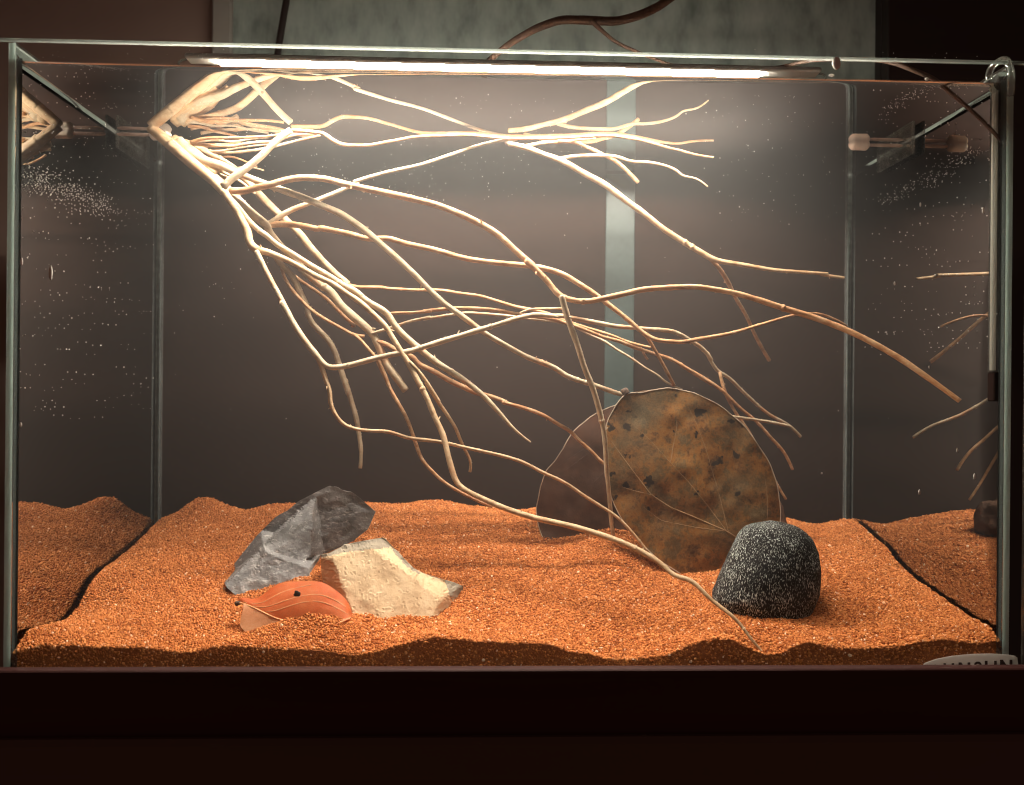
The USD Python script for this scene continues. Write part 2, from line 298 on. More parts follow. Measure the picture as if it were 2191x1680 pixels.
for tl, x, y, t in [('R',520,1248,.103),('R',610,1222,.106),('R',750,1184,.110),('R',900,1188,.112),('R',1000,1196,.114),('R',1080,1235,.116),('R',420,1275,.094),('R',700,1300,.085),('B1',1370,600,.43),('B1',1450,660,.37),('B1',1850,620,.33),('B2',200,770,.24),('B2',600,760,.245),('B2',840,765,.26),('B3',150,580,.45),('B3',-100,560,.46),('B2',1800,395,.53),('B2',1700,420,.51),
                    ('B2',1480,450,.56),('B2',1340,310,.68),('B2',1600,560,.42),('B2',1200,560,.42),('B2',1000,400,.58),('B2',1000,700,.28),('B2',1500,850,.17),('B2',1000,880,.14),('B2',500,870,.15),
                    ('B3',640,862,.12),('B3',330,800,.19),('B3',880,815,.19),('B3',650,925,.085),('B3',1200,700,.26),('B3',1200,480,.5),('B3',1000,330,.75),('B1',1100,600,.42),('B1',1000,800,.23),('B1',700,900,.13),
                    ('B1',1000,400,.66),('B1',1250,250,.86),('B1',1400,930,.10),('B1',1600,900,.105),('B1',1750,850,.14),('B1',2050,800,.2),('B3',1500,850,.14),('B3',250,930,.08),('B2',1600,960,.09)]:
    ctl(at(nat(tl, x, y), t * DP))
C_ = np.array(ctrl)
rbf = RBFInterpolator(C_[:, :2], C_[:, 2], kernel='thin_plate_spline', smoothing=2e-5)
gx, gy = np.linspace(-W2 + .0006, W2 - .0006, 361), np.linspace(.0008, DP - .0008, 137)
GX, GY = np.meshgrid(gx, gy, indexing='ij')
GZ = rbf(np.stack([GX.ravel(), GY.ravel()], 1)).reshape(GX.shape)
GZ = np.maximum(GZ, .006) + .0022 * (meshkit.fbm(np.stack([GX * 34, GY * 34, GX * 0], -1), 4, 11) - .5) + .0012 * (meshkit.noise(np.stack([GX * 160, GY * 160, GX * 0], -1), 4) - .5)
from scipy.interpolate import RegularGridInterpolator
zs_ = RegularGridInterpolator((gx, gy), GZ, bounds_error=False, fill_value=None)
def zs(x, y): return zs_(np.stack([np.asarray(x, float), np.asarray(y, float)], -1))
nx, ny = GX.shape
I = np.arange(nx * ny).reshape(nx, ny)
V = np.stack([GX, GY, GZ - .0004], -1).reshape(-1, 3)
Ft = np.vstack([np.stack([I[:-1, :-1], I[1:, :-1], I[1:, 1:]], -1).reshape(-1, 3), np.stack([I[:-1, :-1], I[1:, 1:], I[:-1, 1:]], -1).reshape(-1, 3)])
loop = np.r_[I[:, 0], I[-1, 1:], I[-2::-1, -1], I[0, -2:0:-1]]
n = len(loop); a = len(V); tp = V[loop]; bt = tp.copy(); bt[:, 2] = .001
V = np.vstack([V, tp, bt]); F2 = []
for i in range(n):
    j = (i + 1) % n; F2 += [(a + n + i, a + n + j, a + j), (a + n + i, a + j, a + i)]
SANDBED = noisy('sand_bed', [(.3, (.26, .075, .02)), (.6, (.36, .115, .032)), (.8, (.42, .15, .045))], 500, rough=.85, bump=.6, dist=.0008, bscale=900)
GRAIN = mat('sand_grain', {'o': ('object_info', {}), 'r': ('rgb_ramp', {'ramp': [(0, (.28, .080, .019)), (.35, (.46, .144, .036)), (.7, (.58, .205, .056)), (.955, (.64, .26, .08)), (.985, (.70, .38, .2)), (1.0, (.85, .66, .48))]}),
    'p': ('principled_bsdf', {'roughness': .85, 'specular_ior_level': .3})}, [('o.random', 'r.fac'), ('r.color', 'p.base_color')])
obj('sand_bed', (V, np.vstack([Ft, F2])), SANDBED, smooth=40, label='orange brown sand bed sloping up to the back of the aquarium', cat='sand', kind='structure')
# loose grains over the bed and against the panes
gp = .00106
kx, ky = int(2 * W2 / gp), int(DP / gp)
ax_, ay_ = np.meshgrid(np.arange(kx), np.arange(ky), indexing='ij')
pxs = -W2 + .001 + (ax_.ravel() + rng.random(ax_.size)) * (2 * W2 - .002) / kx
pys = .0012 + (ay_.ravel() + rng.random(ax_.size)) * (DP - .0024) / ky
P1 = np.stack([pxs, pys, zs(pxs, pys) + rng.normal(0, .00022, len(pxs))], 1)
fx = rng.uniform(-W2 + .001, W2 - .001, 19000); fz = rng.random(len(fx)) * zs(fx, fx * 0 + .001)
P2 = np.stack([fx, np.full(len(fx), .0012) + rng.random(len(fx)) * .0007, np.maximum(fz, .0015)], 1)
sy = rng.uniform(.001, DP - .001, 14000); sx_ = np.where(rng.random(len(sy)) < .5, -1, 1) * (W2 - .0007); hz = zs(sx_, sy)
P3 = np.stack([sx_, sy, hz - rng.random(len(sy)) * np.minimum(hz - .002, .03)], 1)
PG = np.vstack([P1, P2, P3]); NG = len(PG)
pi = UsdGeom.PointInstancer.Define(stage, path_for('sand_grains'))
tag(pi.GetPrim(), 'loose orange sand grains strewn over the bed and pressed against the glass', 'sand grains', kind='stuff')
protos = UsdGeom.Scope.Define(stage, str(pi.GetPath()) + '/grain_shapes')
rel = []
for k in range(4):
    ic = trimesh.creation.icosphere(1, 1.0); v = ic.vertices.copy()
    v *= (.78 + .5 * meshkit.noise(v * 1.3 + k * 9, k))[:, None]; v *= np.array([1.15, .95, .75])
    gm = usdkit.mesh(stage, f'{protos.GetPath()}/grain_{k:03d}', (v, ic.faces), GRAIN); rel.append(gm.GetPath())
pi.CreatePrototypesRel().SetTargets(rel)
pi.CreateProtoIndicesAttr(Vt.IntArray.FromNumpy(rng.integers(0, 4, NG).astype(np.int32)))
pi.CreatePositionsAttr(Vt.Vec3fArray.FromNumpy(PG.astype(np.float32)))
sc = np.exp(rng.normal(0, .22, NG)) * .00067
pi.CreateScalesAttr(Vt.Vec3fArray.FromNumpy(np.repeat(sc[:, None], 3, 1).astype(np.float32)))
q = rng.normal(size=(NG, 4)); q /= np.linalg.norm(q, axis=1, keepdims=True)
pi.CreateOrientationsAttr(Vt.QuathArray([Gf.Quath(float(w), float(x), float(y), float(z)) for w, x, y, z in q]))

# ---------------------------------------------------------------- driftwood
trunk_base = at(nat('Z1', 500, 700), .55 * DP)
wood = thing('driftwood', trunk_base, 'pale branching driftwood reaching from the upper left corner across the whole tank', 'driftwood')
def zsurf_ok(p): return p[2] < HW
TOPS = []
def branch(runs, ts, ws, name='branch', mtl=WOOD, clamp=True, rough=.10, start=None, nside=10, blunt=True, seed=[0], label=None):
    n = np.array([nat(tl, x, y) for tl, pts in runs for x, y in pts])
    s = np.r_[0, np.cumsum(np.linalg.norm(np.diff(n, axis=0), axis=1))]; s /= s[-1]
    t = np.interp(s, [a for a, _ in ts], [b for _, b in ts]); w = np.interp(s, [a for a, _ in ws], [b for _, b in ws])
    P, R = [], []
    for i in range(len(n)):
        Y = t[i] * DP; p = at(n[i], Y)
        if clamp:
            lim = HW - px(w[i] * .5, Y) * .85
            if p[2] > lim:                                   # lies against the underside of the surface
                p = at_z(n[i], lim)
        P.append(p); R.append(px(w[i] * .505, p[1]))
    seed[0] += 1
    m, C, r = tube(P, R, n=nside, rough=rough, seed=seed[0], blunt=blunt)
    TOPS.append((C, r))
    extra = [m]
    for q_ in range(int(len(C) / 26)):                       # broken rootlets and bark splinters
        i = int(rng.integers(3, len(C) - 3)); tg = C[i + 1] - C[i - 1]; tg /= np.linalg.norm(tg); sd_ = np.cross(tg, rng.normal(size=3)); sd_ /= np.linalg.norm(sd_)
        ln = r[i] * rng.uniform(.7, 1.8); e0 = C[i] + sd_ * r[i] * .7; e1 = e0 + (sd_ * .8 + tg * rng.uniform(-.9, .9)) * ln
        if e1[2] < HW - .001 and 0 < e1[1] < DP - .002: extra.append(tube([e0, (e0 + e1) / 2 + sd_ * .1 * ln, e1], [r[i] * .35, r[i] * .24, r[i] * .10], n=5, per=8, rough=.2, seed=q_)[0])
    for q_ in range(int(len(C) / 60)):                       # swollen nodes
        i = int(rng.integers(4, len(C) - 4)); kn = trimesh.creation.icosphere(2, r[i] * rng.uniform(1.06, 1.22)); kn.vertices *= 1 + .25 * (meshkit.noise(kn.vertices * 700, q_) - .5)[:, None]; kn.apply_translation(C[i])
        if kn.bounds[1][2] < HW - .0005: extra.append(kn)
    m = cat_mesh(*extra)
    obj(name, m, mtl, wood, smooth=True, label=label)
    return P
T = 'trunk'
# two thick stems that come down through the water surface
pA = [('Z1', [(130,325),(300,470),(450,600),(610,730),(760,860),(880,985)])]
PA = branch(pA, [(0,.535),(1,.53)], [(0,28),(.5,27),(1,24)], name='trunk', rough=.05, nside=14)
p0 = np.array(PA[0]); p1 = np.array(PA[1]); d = (p0 - p1) / np.linalg.norm(p0 - p1)
up = tube([p1, p0, p0 + d * .018], [px(27, .12) / 2] * 3, n=14, rough=.05, seed=77)[0]
obj('trunk', up, WOOD, wood, smooth=True)
branch([('Z1', [(860,960),(950,1090),(1040,1230),(1130,1400),(1210,1580)]), ('Z2', [(330,430),(400,540),(450,575),(560,597),(680,640),(900,730),(1100,840),(1300,950),(1480,1030),(1620,1130),(1850,1280)]),
        ('Z3', [(1400,590),(1560,750),(1650,900),(1760,1080),(1870,1250),(1980,1460)]), ('T5', [(650,960),(700,1080),(745,1180),(790,1350),(835,1480),(1000,1580),(1300,1690)]), ('B2', [(1560,290),(1860,390),(2050,490),(2190,595)]),
        ('B3', [(130,600),(300,740),(440,850),(540,980),(605,1055)])], [(0,.52),(.12,.50),(.45,.40),(.6,.33),(.8,.18),(.93,.06),(1,.012)],
       [(0,19),(.08,20),(.14,13),(.4,15),(.55,14),(.75,15),(.9,11),(1,7)], mtl=WOOD)
branch([('Z1', [(250,290),(400,430),(550,540),(700,585),(850,625),(1000,705),(1180,775),(1400,860),(1700,970),(2000,1080),(2190,1165)]), ('Z2', [(1560,60),(1750,175),(1950,325),(2190,530)]), ('T2', [(400,1510),(590,1685)]),
        ('Z4', [(400,130),(620,330),(800,460),(1000,610),(1150,720),(1350,840),(1600,980),(1800,1080),(2000,1150),(2190,1250)]), ('Z5', [(130,1270),(350,1370),(550,1430),(750,1500),(940,1565)]),
        ('T6', [(100,1000),(415,1075),(560,1095),(680,1115),(772,1136)])], [(0,.57),(.1,.55),(.5,.50),(.8,.56),(1,.60)], [(0,30),(.05,22),(.1,17),(.4,15),(.7,12),(1,7)], mtl=WOOD_PALE)
# the stem behind, with its forks
branch([('Z1', [(230,330),(480,560),(760,800),(900,930),(1000,1030),(1100,1130),(1250,1280),(1400,1390),(1480,1450)]), ('Z2', [(600,290),(700,430),(830,570),(950,680),(1100,860),(1300,1030),(1450,1130),(1600,1330),(1760,1480),(2000,1690)]),
        ('Z3', [(1400,880),(1440,970),(1490,1090),(1570,1270),(1690,1430),(1830,1625)])], [(0,.575),(.25,.56),(.42,.60),(1,.62)], [(0,24),(.3,24),(.42,17),(.55,19),(.75,21),(.85,20),(1,19)], mtl=WOOD_PALE, nside=12, rough=.09)
branch([('Z1', [(960,970),(1100,975),(1300,935),(1500,890),(1700,830),(1950,790),(2190,800)]), ('T2', [(170,1125),(400,1175),(700,1245),(900,1325),(1080,1425),(1200,1535),(1300,1620)]), ('T5', [(1250,120),(1370,235),(1480,350),(1600,375),(1800,340),(2000,298),(2190,287)]),
        ('T6', [(150,284),(350,307),(540,355),(750,422),(950,485),(1190,585),(1400,700),(1600,835),(1800,980)])], [(0,.53),(.35,.45),(.55,.36),(.8,.24),(1,.09)], [(0,17),(.1,16),(.4,16),(.6,13),(.8,15),(.9,15),(1,12)], mtl=WOOD_ORANGE)
branch([('T5', [(1470,340),(1510,480),(1560,620),(1610,780),(1660,900),(1700,1040),(1730,1180),(1750,1450),(1768,1650)]), ('B2', [(1775,270),(1786,345)])], [(0,.36),(.5,.44),(1,.515)], [(0,15),(.5,14),(1,10)], mtl=WOOD_PALE)
branch([('Z1', [(860,915),(1000,790),(1200,650),(1400,480),(1550,330),(1700,200),(1790,140)])], [(0,.46),(1,.50)], [(0,20),(1,16)], mtl=WOOD_PALE)
branch([('T1', [(1775,792),(1860,800),(1970,812)]), ('T2', [(70,850),(150,884),(260,887),(420,862),(640,828),(900,822),(1150,842),(1500,838),(1750,826)]), ('T2', [(1900,843),(2190,915)]), ('T3', [(150,932),(300,957)])],
       [(0,.52),(.5,.58),(.8,.62),(1,.66)], [(0,11),(.25,7),(.5,7),(.75,8),(1,5)], mtl=WOOD_ORANGE)
branch([('T1', [(1630,1370),(1750,1290),(1900,1230),(2050,1170),(2190,1108)]), ('T2', [(200,1110),(420,1045),(600,1005),(800,940),(950,890),(1100,856),(1200,848)])], [(0,.60),(.5,.58),(1,.58)], [(0,14),(.4,9),(1,7)], mtl=WOOD_PALE)
branch([('Z6', [(170,432),(400,485),(650,575),(870,655),(1000,720),(1200,835),(1500,1000),(1750,1190),(2000,1370)]), ('T3', [(0,1395),(120,1472),(240,1545),(310,1583),(450,1607),(700,1647),(1000,1668)]), ('T6', [(950,206),(1095,230)])],
       [(0,.57),(.5,.66),(1,.74)], [(0,13),(.3,16),(.6,14),(.72,10),(1,7)], mtl=WOOD)
branch([('T6', [(262,100),(330,165),(370,222),(430,340),(500,460),(560,590),(642,733)])], [(0,.69),(1,.985)], [(0,10),(.2,12),(.5,9),(1,9)], mtl=WOOD_ORANGE)
branch([('Z6', [(840,650),(1100,602),(1350,595),(1600,602),(1900,685)]), ('T2', [(1950,985),(2190,1055)]), ('T3', [(100,1066),(190,1085),(265,1136)])], [(0,.61),(1,.60)], [(0,9),(.5,8),(1,4)], mtl=WOOD)
branch([('Z6', [(850,395),(1080,412),(1250,490),(1480,592),(1650,685),(1800,815),(1940,965)])], [(0,.61),(1,.70)], [(0,10),(1,10)], mtl=WOOD_ORANGE)
branch([('Z6', [(380,470),(520,445),(700,415),(900,408),(1080,385),(1360,365)])], [(0,.60),(1,.63)], [(0,9),(.6,7),(1,4)], mtl=WOOD, name='twig')
branch([('Z1', [(330,300),(560,400),(760,505),(950,625),(1060,705),(1200,850),(1300,960),(1420,1085),(1600,1265),(1750,1400),(1950,1600)]), ('Z2', [(1150,500),(1400,780),(1550,925),(1695,1045)])], [(0,.58),(.3,.66),(1,.72)], [(0,17),(.5,18),(1,17)], mtl=WOOD, nside=12)
branch([('Z2', [(1660,1040),(1850,1085),(2190,1088)]), ('Z3', [(1500,215),(1800,240),(2090,250)]), ('Z4', [(350,135),(550,140),(800,180),(1080,215),(1300,280),(1600,370),(1800,405),(2000,450),(2190,530)]),
        ('Z5', [(170,555),(350,615),(600,690),(850,770),(1000,830),(1200,892),(1345,922)])], [(0,.72),(1,.66)], [(0,9),(.3,8),(.7,8),(1,6)], mtl=WOOD_ORANGE)
branch([('Z5', [(1215,930),(1270,1030),(1310,1085)])], [(0,.66),(1,.68)], [(0,5),(1,5)], mtl=WOOD_ORANGE, name='twig')
branch([('Z1', [(1450,1450),(1700,1420),(1900,1440),(2190,1500)]), ('Z2', [(1300,275),(1700,350),(2000,425)]), ('T2', [(400,1450),(520,1482),(700,1522),(900,1577),(1100,1602),(1300,1622)]),
        ('T5', [(1450,198),(1600,282),(1750,388),(1870,482),(1990,582),(2060,612),(2190,622)]), ('T6', [(200,605),(400,570),(600,512),(800,457),(920,447),(1070,497),(1112,522)])],
       [(0,.60),(.4,.52),(.7,.50),(1,.64)], [(0,15),(.2,13),(.5,14),(.75,10),(.85,8),(1,5)], mtl=WOOD_ORANGE)
branch([('T5', [(1985,580),(2050,690),(2100,780),(2155,885)])], [(0,.53),(1,.60)], [(0,8),(1,8)], mtl=WOOD_ORANGE)
# the long loop that starts at the elbow
branch([('Z2', [(440,590),(500,710),(620,950),(740,1170),(870,1430)]), ('Z3', [(130,400),(280,680),(450,940),(600,1130),(700,1255),(790,1310),(950,1300),(1200,1240),(1500,1160),(1700,1120),(1900,1080)]),
        ('Z4', [(500,860),(900,740),(1300,620),(1700,500),(1900,470),(2020,490)]), ('Z5', [(150,492),(270,522),(600,582),(900,637),(1100,652),(1300,672),(1600,692),(1750,742),(1900,832),(2050,932),(2190,1110)]),
        ('T6', [(260,682),(335,805),(370,822),(500,942),(640,1062),(750,1122),(832,1197)])], [(0,.49),(.2,.42),(.45,.45),(.7,.60),(1,.92)], [(0,13),(.12,15),(.24,14),(.45,13),(.65,11),(.85,9),(1,7)], mtl=WOOD_PALE)
branch([('T6', [(340,805),(370,920),(430,1040),(500,1140),(600,1320),(690,1490),(742,1577)])], [(0,.72),(1,.745)], [(0,8),(1,6)], mtl=WOOD_ORANGE)
branch([('Z3', [(600,1120),(690,1330),(740,1490),(800,1680)]), ('T5', [(60,960),(130,1110),(180,1140),(280,1160),(400,1165),(550,1207),(720,1227),(900,1267),(1100,1312),(1220,1347),(1360,1417),(1500,1482),(1600,1552),(1740,1640)]),
        ('L1', [(700,1140),(820,1250),(900,1340),(985,1450)])], [(0,.425),(.3,.42),(.7,.45),(1,.43)], [(0,13),(.2,9),(.6,9),(1,7)], mtl=WOOD)
branch([('Z1', [(930,1040),(1100,1230),(1250,1420),(1450,1580)]), ('Z2', [(450,290),(600,390),(720,500),(880,590),(1100,730),(1300,850),(1500,970),(1650,1070),(1800,1140),(1920,1250),(2190,1410)]),
        ('Z3', [(1590,580),(1650,690),(1740,800),(1900,950),(2050,1080)]), ('Z4', [(500,1130),(750,1290),(900,1390),(1100,1550),(1200,1645)]), ('T5', [(1100,1060),(1180,1150),(1282,1230)])],
       [(0,.53),(.4,.50),(1,.44)], [(0,12),(.3,13),(.55,16),(.8,16),(.9,10),(1,4)], mtl=WOOD_PALE)
branch([('Z3', [(1560,575),(1680,562),(1900,558),(2190,535)]), ('Z4', [(300,428),(620,397),(760,382),(1000,390),(1300,410),(1500,450),(1750,492),(2100,542)]), ('Z5', [(190,592),(400,662),(700,780),(900,832),(1100,912),(1250,962),(1400,1012),(1600,1072),(1800,1182),(2000,1302),(2190,1432)]),
        ('T6', [(100,762),(230,832),(360,922),(450,1012),(560,1102),(650,1202),(730,1292),(782,1397)])], [(0,.51),(.4,.58),(1,.77)], [(0,7),(.15,9),(.6,9),(1,7)], mtl=WOOD_ORANGE)
branch([('Z3', [(1370,842),(1500,803),(1690,742),(1900,672),(2190,612)]), ('Z4', [(300,540),(740,470),(900,450),(1100,460),(1500,495),(1700,520)]), ('Z5', [(190,595),(330,650),(540,760),(700,830),(900,960),(1100,1080),(1300,1220),(1430,1290),(1550,1390),(1780,1500)])],
       [(0,.60),(1,.66)], [(0,7),(.6,7),(1,5)], mtl=WOOD_PALE)
branch([('Z4', [(1640,455),(1720,420),(1800,397),(2190,393)]), ('Z5', [(150,393)])], [(0,.62),(1,.55)], [(0,5),(1,7)], mtl=WOOD, name='twig')
branch([('Z3', [(1430,950),(1500,965),(1600,1010),(1720,1090),(1830,1135),(1950,1170)]), ('Z4', [(200,1080),(500,1270),(700,1390),(900,1480),(1050,1545),(1250,1595),(1480,1682)]), ('T5', [(1100,985),(1250,1025),(1360,1067),(1450,1122),(1520,1162),(1580,1222),(1660,1292),(1730,1362)]), ('L1', [(640,720),(760,860)])],
       [(0,.61),(1,.55)], [(0,12),(.3,13),(.5,10),(1,8)], mtl=WOOD_ORANGE)
branch([('Z2', [(690,640),(780,770),(880,870),(960,960),(1020,1100),(1100,1270),(1160,1410)]), ('Z3', [(470,530),(540,690),(640,795),(750,905),(830,1025),(890,1180),(940,1330),(1000,1520),(1050,1680)]), ('T5', [(150,850),(190,980),(225,1100),(240,1200),(250,1290),(245,1390)])],
       [(0,.62),(1,.66)], [(0,15),(.3,15),(.6,15),(.85,12),(1,9)], mtl=WOOD_PALE)
branch([('Z2', [(770,740),(810,900),(870,1030),(1000,1200),(1150,1355)]), ('Z3', [(550,530),(750,660),(950,770),(1150,870),(1262,880)])], [(0,.63),(1,.58)], [(0,8),(1,8)], mtl=WOOD_ORANGE)
branch([('Z3', [(1140,868),(1250,972),(1330,1072),(1400,1135),(1460,1260),(1530,1420),(1600,1570)]), ('T5', [(340,700),(390,810),(430,910),(480,1000),(530,1090),(560,1170),(590,1260),(620,1335),(680,1405),(740,1462),(850,1533),(1000,1605),(1050,1625)])], [(0,.58),(1,.36)], [(0,8),(.5,9),(1,7)], mtl=WOOD_ORANGE)
branch([('Z2', [(960,930),(1100,1035),(1300,1165),(1450,1285),(1550,1395),(1800,1625)]), ('Z3', [(1090,730)])], [(0,.66),(1,.63)], [(0,9),(1,9)], mtl=WOOD_ORANGE)
branch([('Z4', [(130,1120),(280,1280),(420,1480),(545,1680)]), ('T5', [(640,862),(710,972),(780,1072),(830,1152),(860,1232),(900,1312),(918,1350),(913,1412)])], [(0,.42),(1,.48)], [(0,8),(.6,9),(1,7)], mtl=WOOD)
branch([('Z1', [(300,310),(520,480),(680,580),(800,740),(930,840)])], [(0,.60),(1,.60)], [(0,18),(1,20)], mtl=WOOD, nside=12)
branch([('Z1', [(520,470),(640,440),(740,470),(860,560)])], [(0,.63),(1,.66)], [(0,10),(1,8)], mtl=WOOD_ORANGE, name='twig')
branch([('Z1', [(700,560),(820,520),(930,590),(1060,690)])], [(0,.67),(1,.70)], [(0,9),(1,12)], mtl=WOOD)
for k_, (pts_, t0_, t1_, w_) in enumerate([([(330,330),(520,400),(760,430),(1000,395),(1300,350),(1560,330)], .60, .62, 7), ([(420,390),(600,470),(800,510),(980,500),(1150,560),(1330,640)], .66, .74, 6), ([(300,300),(520,300),(760,275),(980,300),(1220,262),(1480,240)], .58, .60, 7),
        ([(560,520),(760,600),(980,660),(1200,640),(1420,690)], .68, .78, 6), ([(380,360),(560,380),(720,340),(900,335),(1100,300)], .63, .66, 8), ([(640,640),(820,700),(1000,780),(1180,900),(1300,1010)], .56, .62, 9)]):
    branch([('Z1', pts_)], [(0, t0_), (1, t1_)], [(0, w_), (1, w_ * .6)], mtl=(WOOD, WOOD_ORANGE, WOOD_PALE)[k_ % 3], name='twig')
branch([('Z1', [(170,300),(330,400),(560,565),(780,745)])], [(0,.575),(1,.57)], [(0,38),(.5,36),(1,26)], name='trunk', mtl=WOOD, nside=14)
# twigs lying along the underside of the surface
branch([('Z1', [(440,335),(700,350),(900,362),(1250,310),(1600,285),(1850,205),(2150,190)])], [(0,.57),(1,.60)], [(0,8),(1,6)], mtl=WOOD_ORANGE, name='twig')
branch([('Z1', [(560,440),(800,450),(1000,445),(1400,400),(1700,330),(2000,255),(2190,210)])], [(0,.70),(1,.60)], [(0,8),(1,6)], mtl=WOOD, name='twig')
branch([('Z1', [(420,310),(650,250),(1000,245),(1400,230),(1690,190)])], [(0,.56),(1,.52)], [(0,9),(1,6)], mtl=WOOD_ORANGE, name='twig')
# dry part above the water
pj = at_z(nat('Z6', 170, 432), HW - .002)
def dry(runs, Ys, ws, name, first=None, last=None):
    n = np.array([nat(tl, x, y) for tl, pts in runs for x, y in pts])
    s = np.r_[0, np.cumsum(np.linalg.norm(np.diff(n, axis=0), axis=1))]; s /= s[-1]
    Y = np.interp(s, [a for a, _ in Ys], [b for _, b in Ys]); w = np.interp(s, [a for a, _ in ws], [b for _, b in ws])
    P = [at(n[i], Y[i]) for i in range(len(n))]; R = [px(w[i] / 2, Y[i]) for i in range(len(n))]
    if first is not None: P.insert(0, first); R.insert(0, R[0])
    obj(name, tube(P, R, n=12, rough=.05, seed=91)[0], WOOD_DRY, wood, smooth=True)
dry([('T2', [(1000,400),(1050,352),(1130,285),(1230,220),(1350,160),(1500,120),(1650,125),(1780,130),(1900,106),(2050,45),(2150,-25),(2350,-160)])], [(0,.155),(1,.17)], [(0,14),(.3,20),(.6,22),(1,22)], 'branch', first=pj)
dry([('T2', [(1650,125),(1720,190),(1800,255),(1900,303),(2000,345),(2190,405)]), ('T3', [(150,408),(420,440)])], [(0,.160),(1,.13)], [(0,13),(.15,9),(1,5)], 'twig')
branch([('T3', [(600,425),(740,402),(850,376),(1000,362),(1200,360),(1350,372),(1500,420),(1640,480),(1750,570),(1900,700),(2000,800),(2060,870),(2085,935)])], [(0,.45),(.3,.15),(.55,.035),(1,.03)], [(0,8),(.5,12),(1,9)], name='twig', mtl=WOOD_DRY, clamp=False, blunt=False)

# ---------------------------------------------------------------- stones
def slab(outline, ctl_pts, Y0, back, tile, noise_amp=.0012, step=.0013, seed=0, lean=.03, with_q=False, soft=1, second=0):
    poly = Polygon([nat(tile, x, y) for x, y in outline]).buffer(0); k = px(1, Y0); st_ = step / k
    ring = np.array(poly.segmentize(st_ * 1.2).exterior.coords)[:-1]
    ring = ring + (meshkit.fbm(np.c_[ring * k * 170, np.zeros(len(ring))], 3, seed)[:, None] - .5) * .0024 / k
    b = poly.bounds
    gx_, gy_ = np.meshgrid(np.arange(b[0], b[2], st_), np.arange(b[1], b[3], st_))
    g_ = np.c_[gx_.ravel(), gy_.ravel()] + rng.normal(0, st_ * .15, (gx_.size, 2))
    g_ = g_[shapely.contains_xy(poly.buffer(-st_ * .7), g_[:, 0], g_[:, 1])]
    Q = np.vstack([ring, g_]); tri = Delaunay(Q).simplices
    cen = Q[tri].mean(1); tri = tri[shapely.contains_xy(poly.buffer(st_ * .35), cen[:, 0], cen[:, 1])]
    cp = np.array([nat(tile, x, y) for x, y, h in ctl_pts]); ch = np.array([h for *_, h in ctl_pts]) * .01
    hs = []
    for i in range(0, len(cp), 3):
        c_ = np.linalg.solve(np.c_[cp[i:i + 3], np.ones(3)], ch[i:i + 3]); wob = (meshkit.fbm(np.c_[Q / 60, np.full(len(Q), i * 1.7)], 4, seed + i) - .5) * .0034
        hs.append(Q @ c_[:2] + c_[2] + wob)
    if second:
        h = np.maximum(np.min(hs[:-second], 0), np.min(np.vstack([hs[:1], hs[-second:]]), 0))
    else: h = np.min(hs, 0)
    h = np.maximum(h, .0008)
    from scipy.sparse import coo_matrix, diags
    e_ = np.vstack([tri[:, [0, 1]], tri[:, [1, 2]], tri[:, [2, 0]]]); e_ = np.vstack([e_, e_[:, ::-1]])
    A_ = coo_matrix((np.ones(len(e_)), (e_[:, 0], e_[:, 1])), shape=(len(Q),) * 2).tocsr(); A_.data[:] = 1; A_ = diags(1 / np.maximum(np.asarray(A_.sum(1)).ravel(), 1)) @ A_
    for _ in range(soft): h = A_ @ h
    dist = shapely.distance(shapely.boundary(poly), shapely.points(Q)) * k
    M = Q * k
    nz = meshkit.fbm(np.c_[M * 60, np.zeros(len(Q))], 5, seed) - .5
    # broken, stepped cleavage: terraces of the height along a tilted plane
    ter = meshkit.fbm(np.c_[M[:, :1] * 70 + M[:, 1:] * 55, M[:, 1:] * 95 - M[:, :1] * 25, np.ones(len(Q))], 4, seed + 3) * 7
    ter = (np.floor(ter) + np.clip((ter % 1 - .75) * 4, 0, 1)) / 7
    env = np.clip(dist / .003, 0, 1)
    hf = h + env * (nz * noise_amp * 2.2 + (ter - .5) * noise_amp * 3.0)
    hb = back * np.clip(dist / .012, 0, 1) ** .6 + env * nz * noise_amp
    front = np.array([at(q, Y0 - a_) for q, a_ in zip(Q, hf)]); bk = np.array([at(q, Y0 + .0004) for q in Q]) + np.c_[hb * 0, hb, hb * 0]
    def fix(V, t, want):
        nn = np.cross(V[t[:, 1]] - V[t[:, 0]], V[t[:, 2]] - V[t[:, 0]])[:, 1]; t = t.copy(); fl = nn * want < 0; t[fl] = t[fl][:, ::-1]; return t
    n0, nr = len(Q), len(ring)
    sd = []
    for i in range(nr):
        j = (i + 1) % nr; sd += [(i, j, n0 + j), (i, n0 + j, n0 + i)]
    m = trimesh.Trimesh(np.vstack([front, bk]), np.vstack([fix(front, tri, -1), fix(bk, tri, 1) + n0, sd]), process=False); trimesh.repair.fix_normals(m)
    return (m, Q) if with_q else m
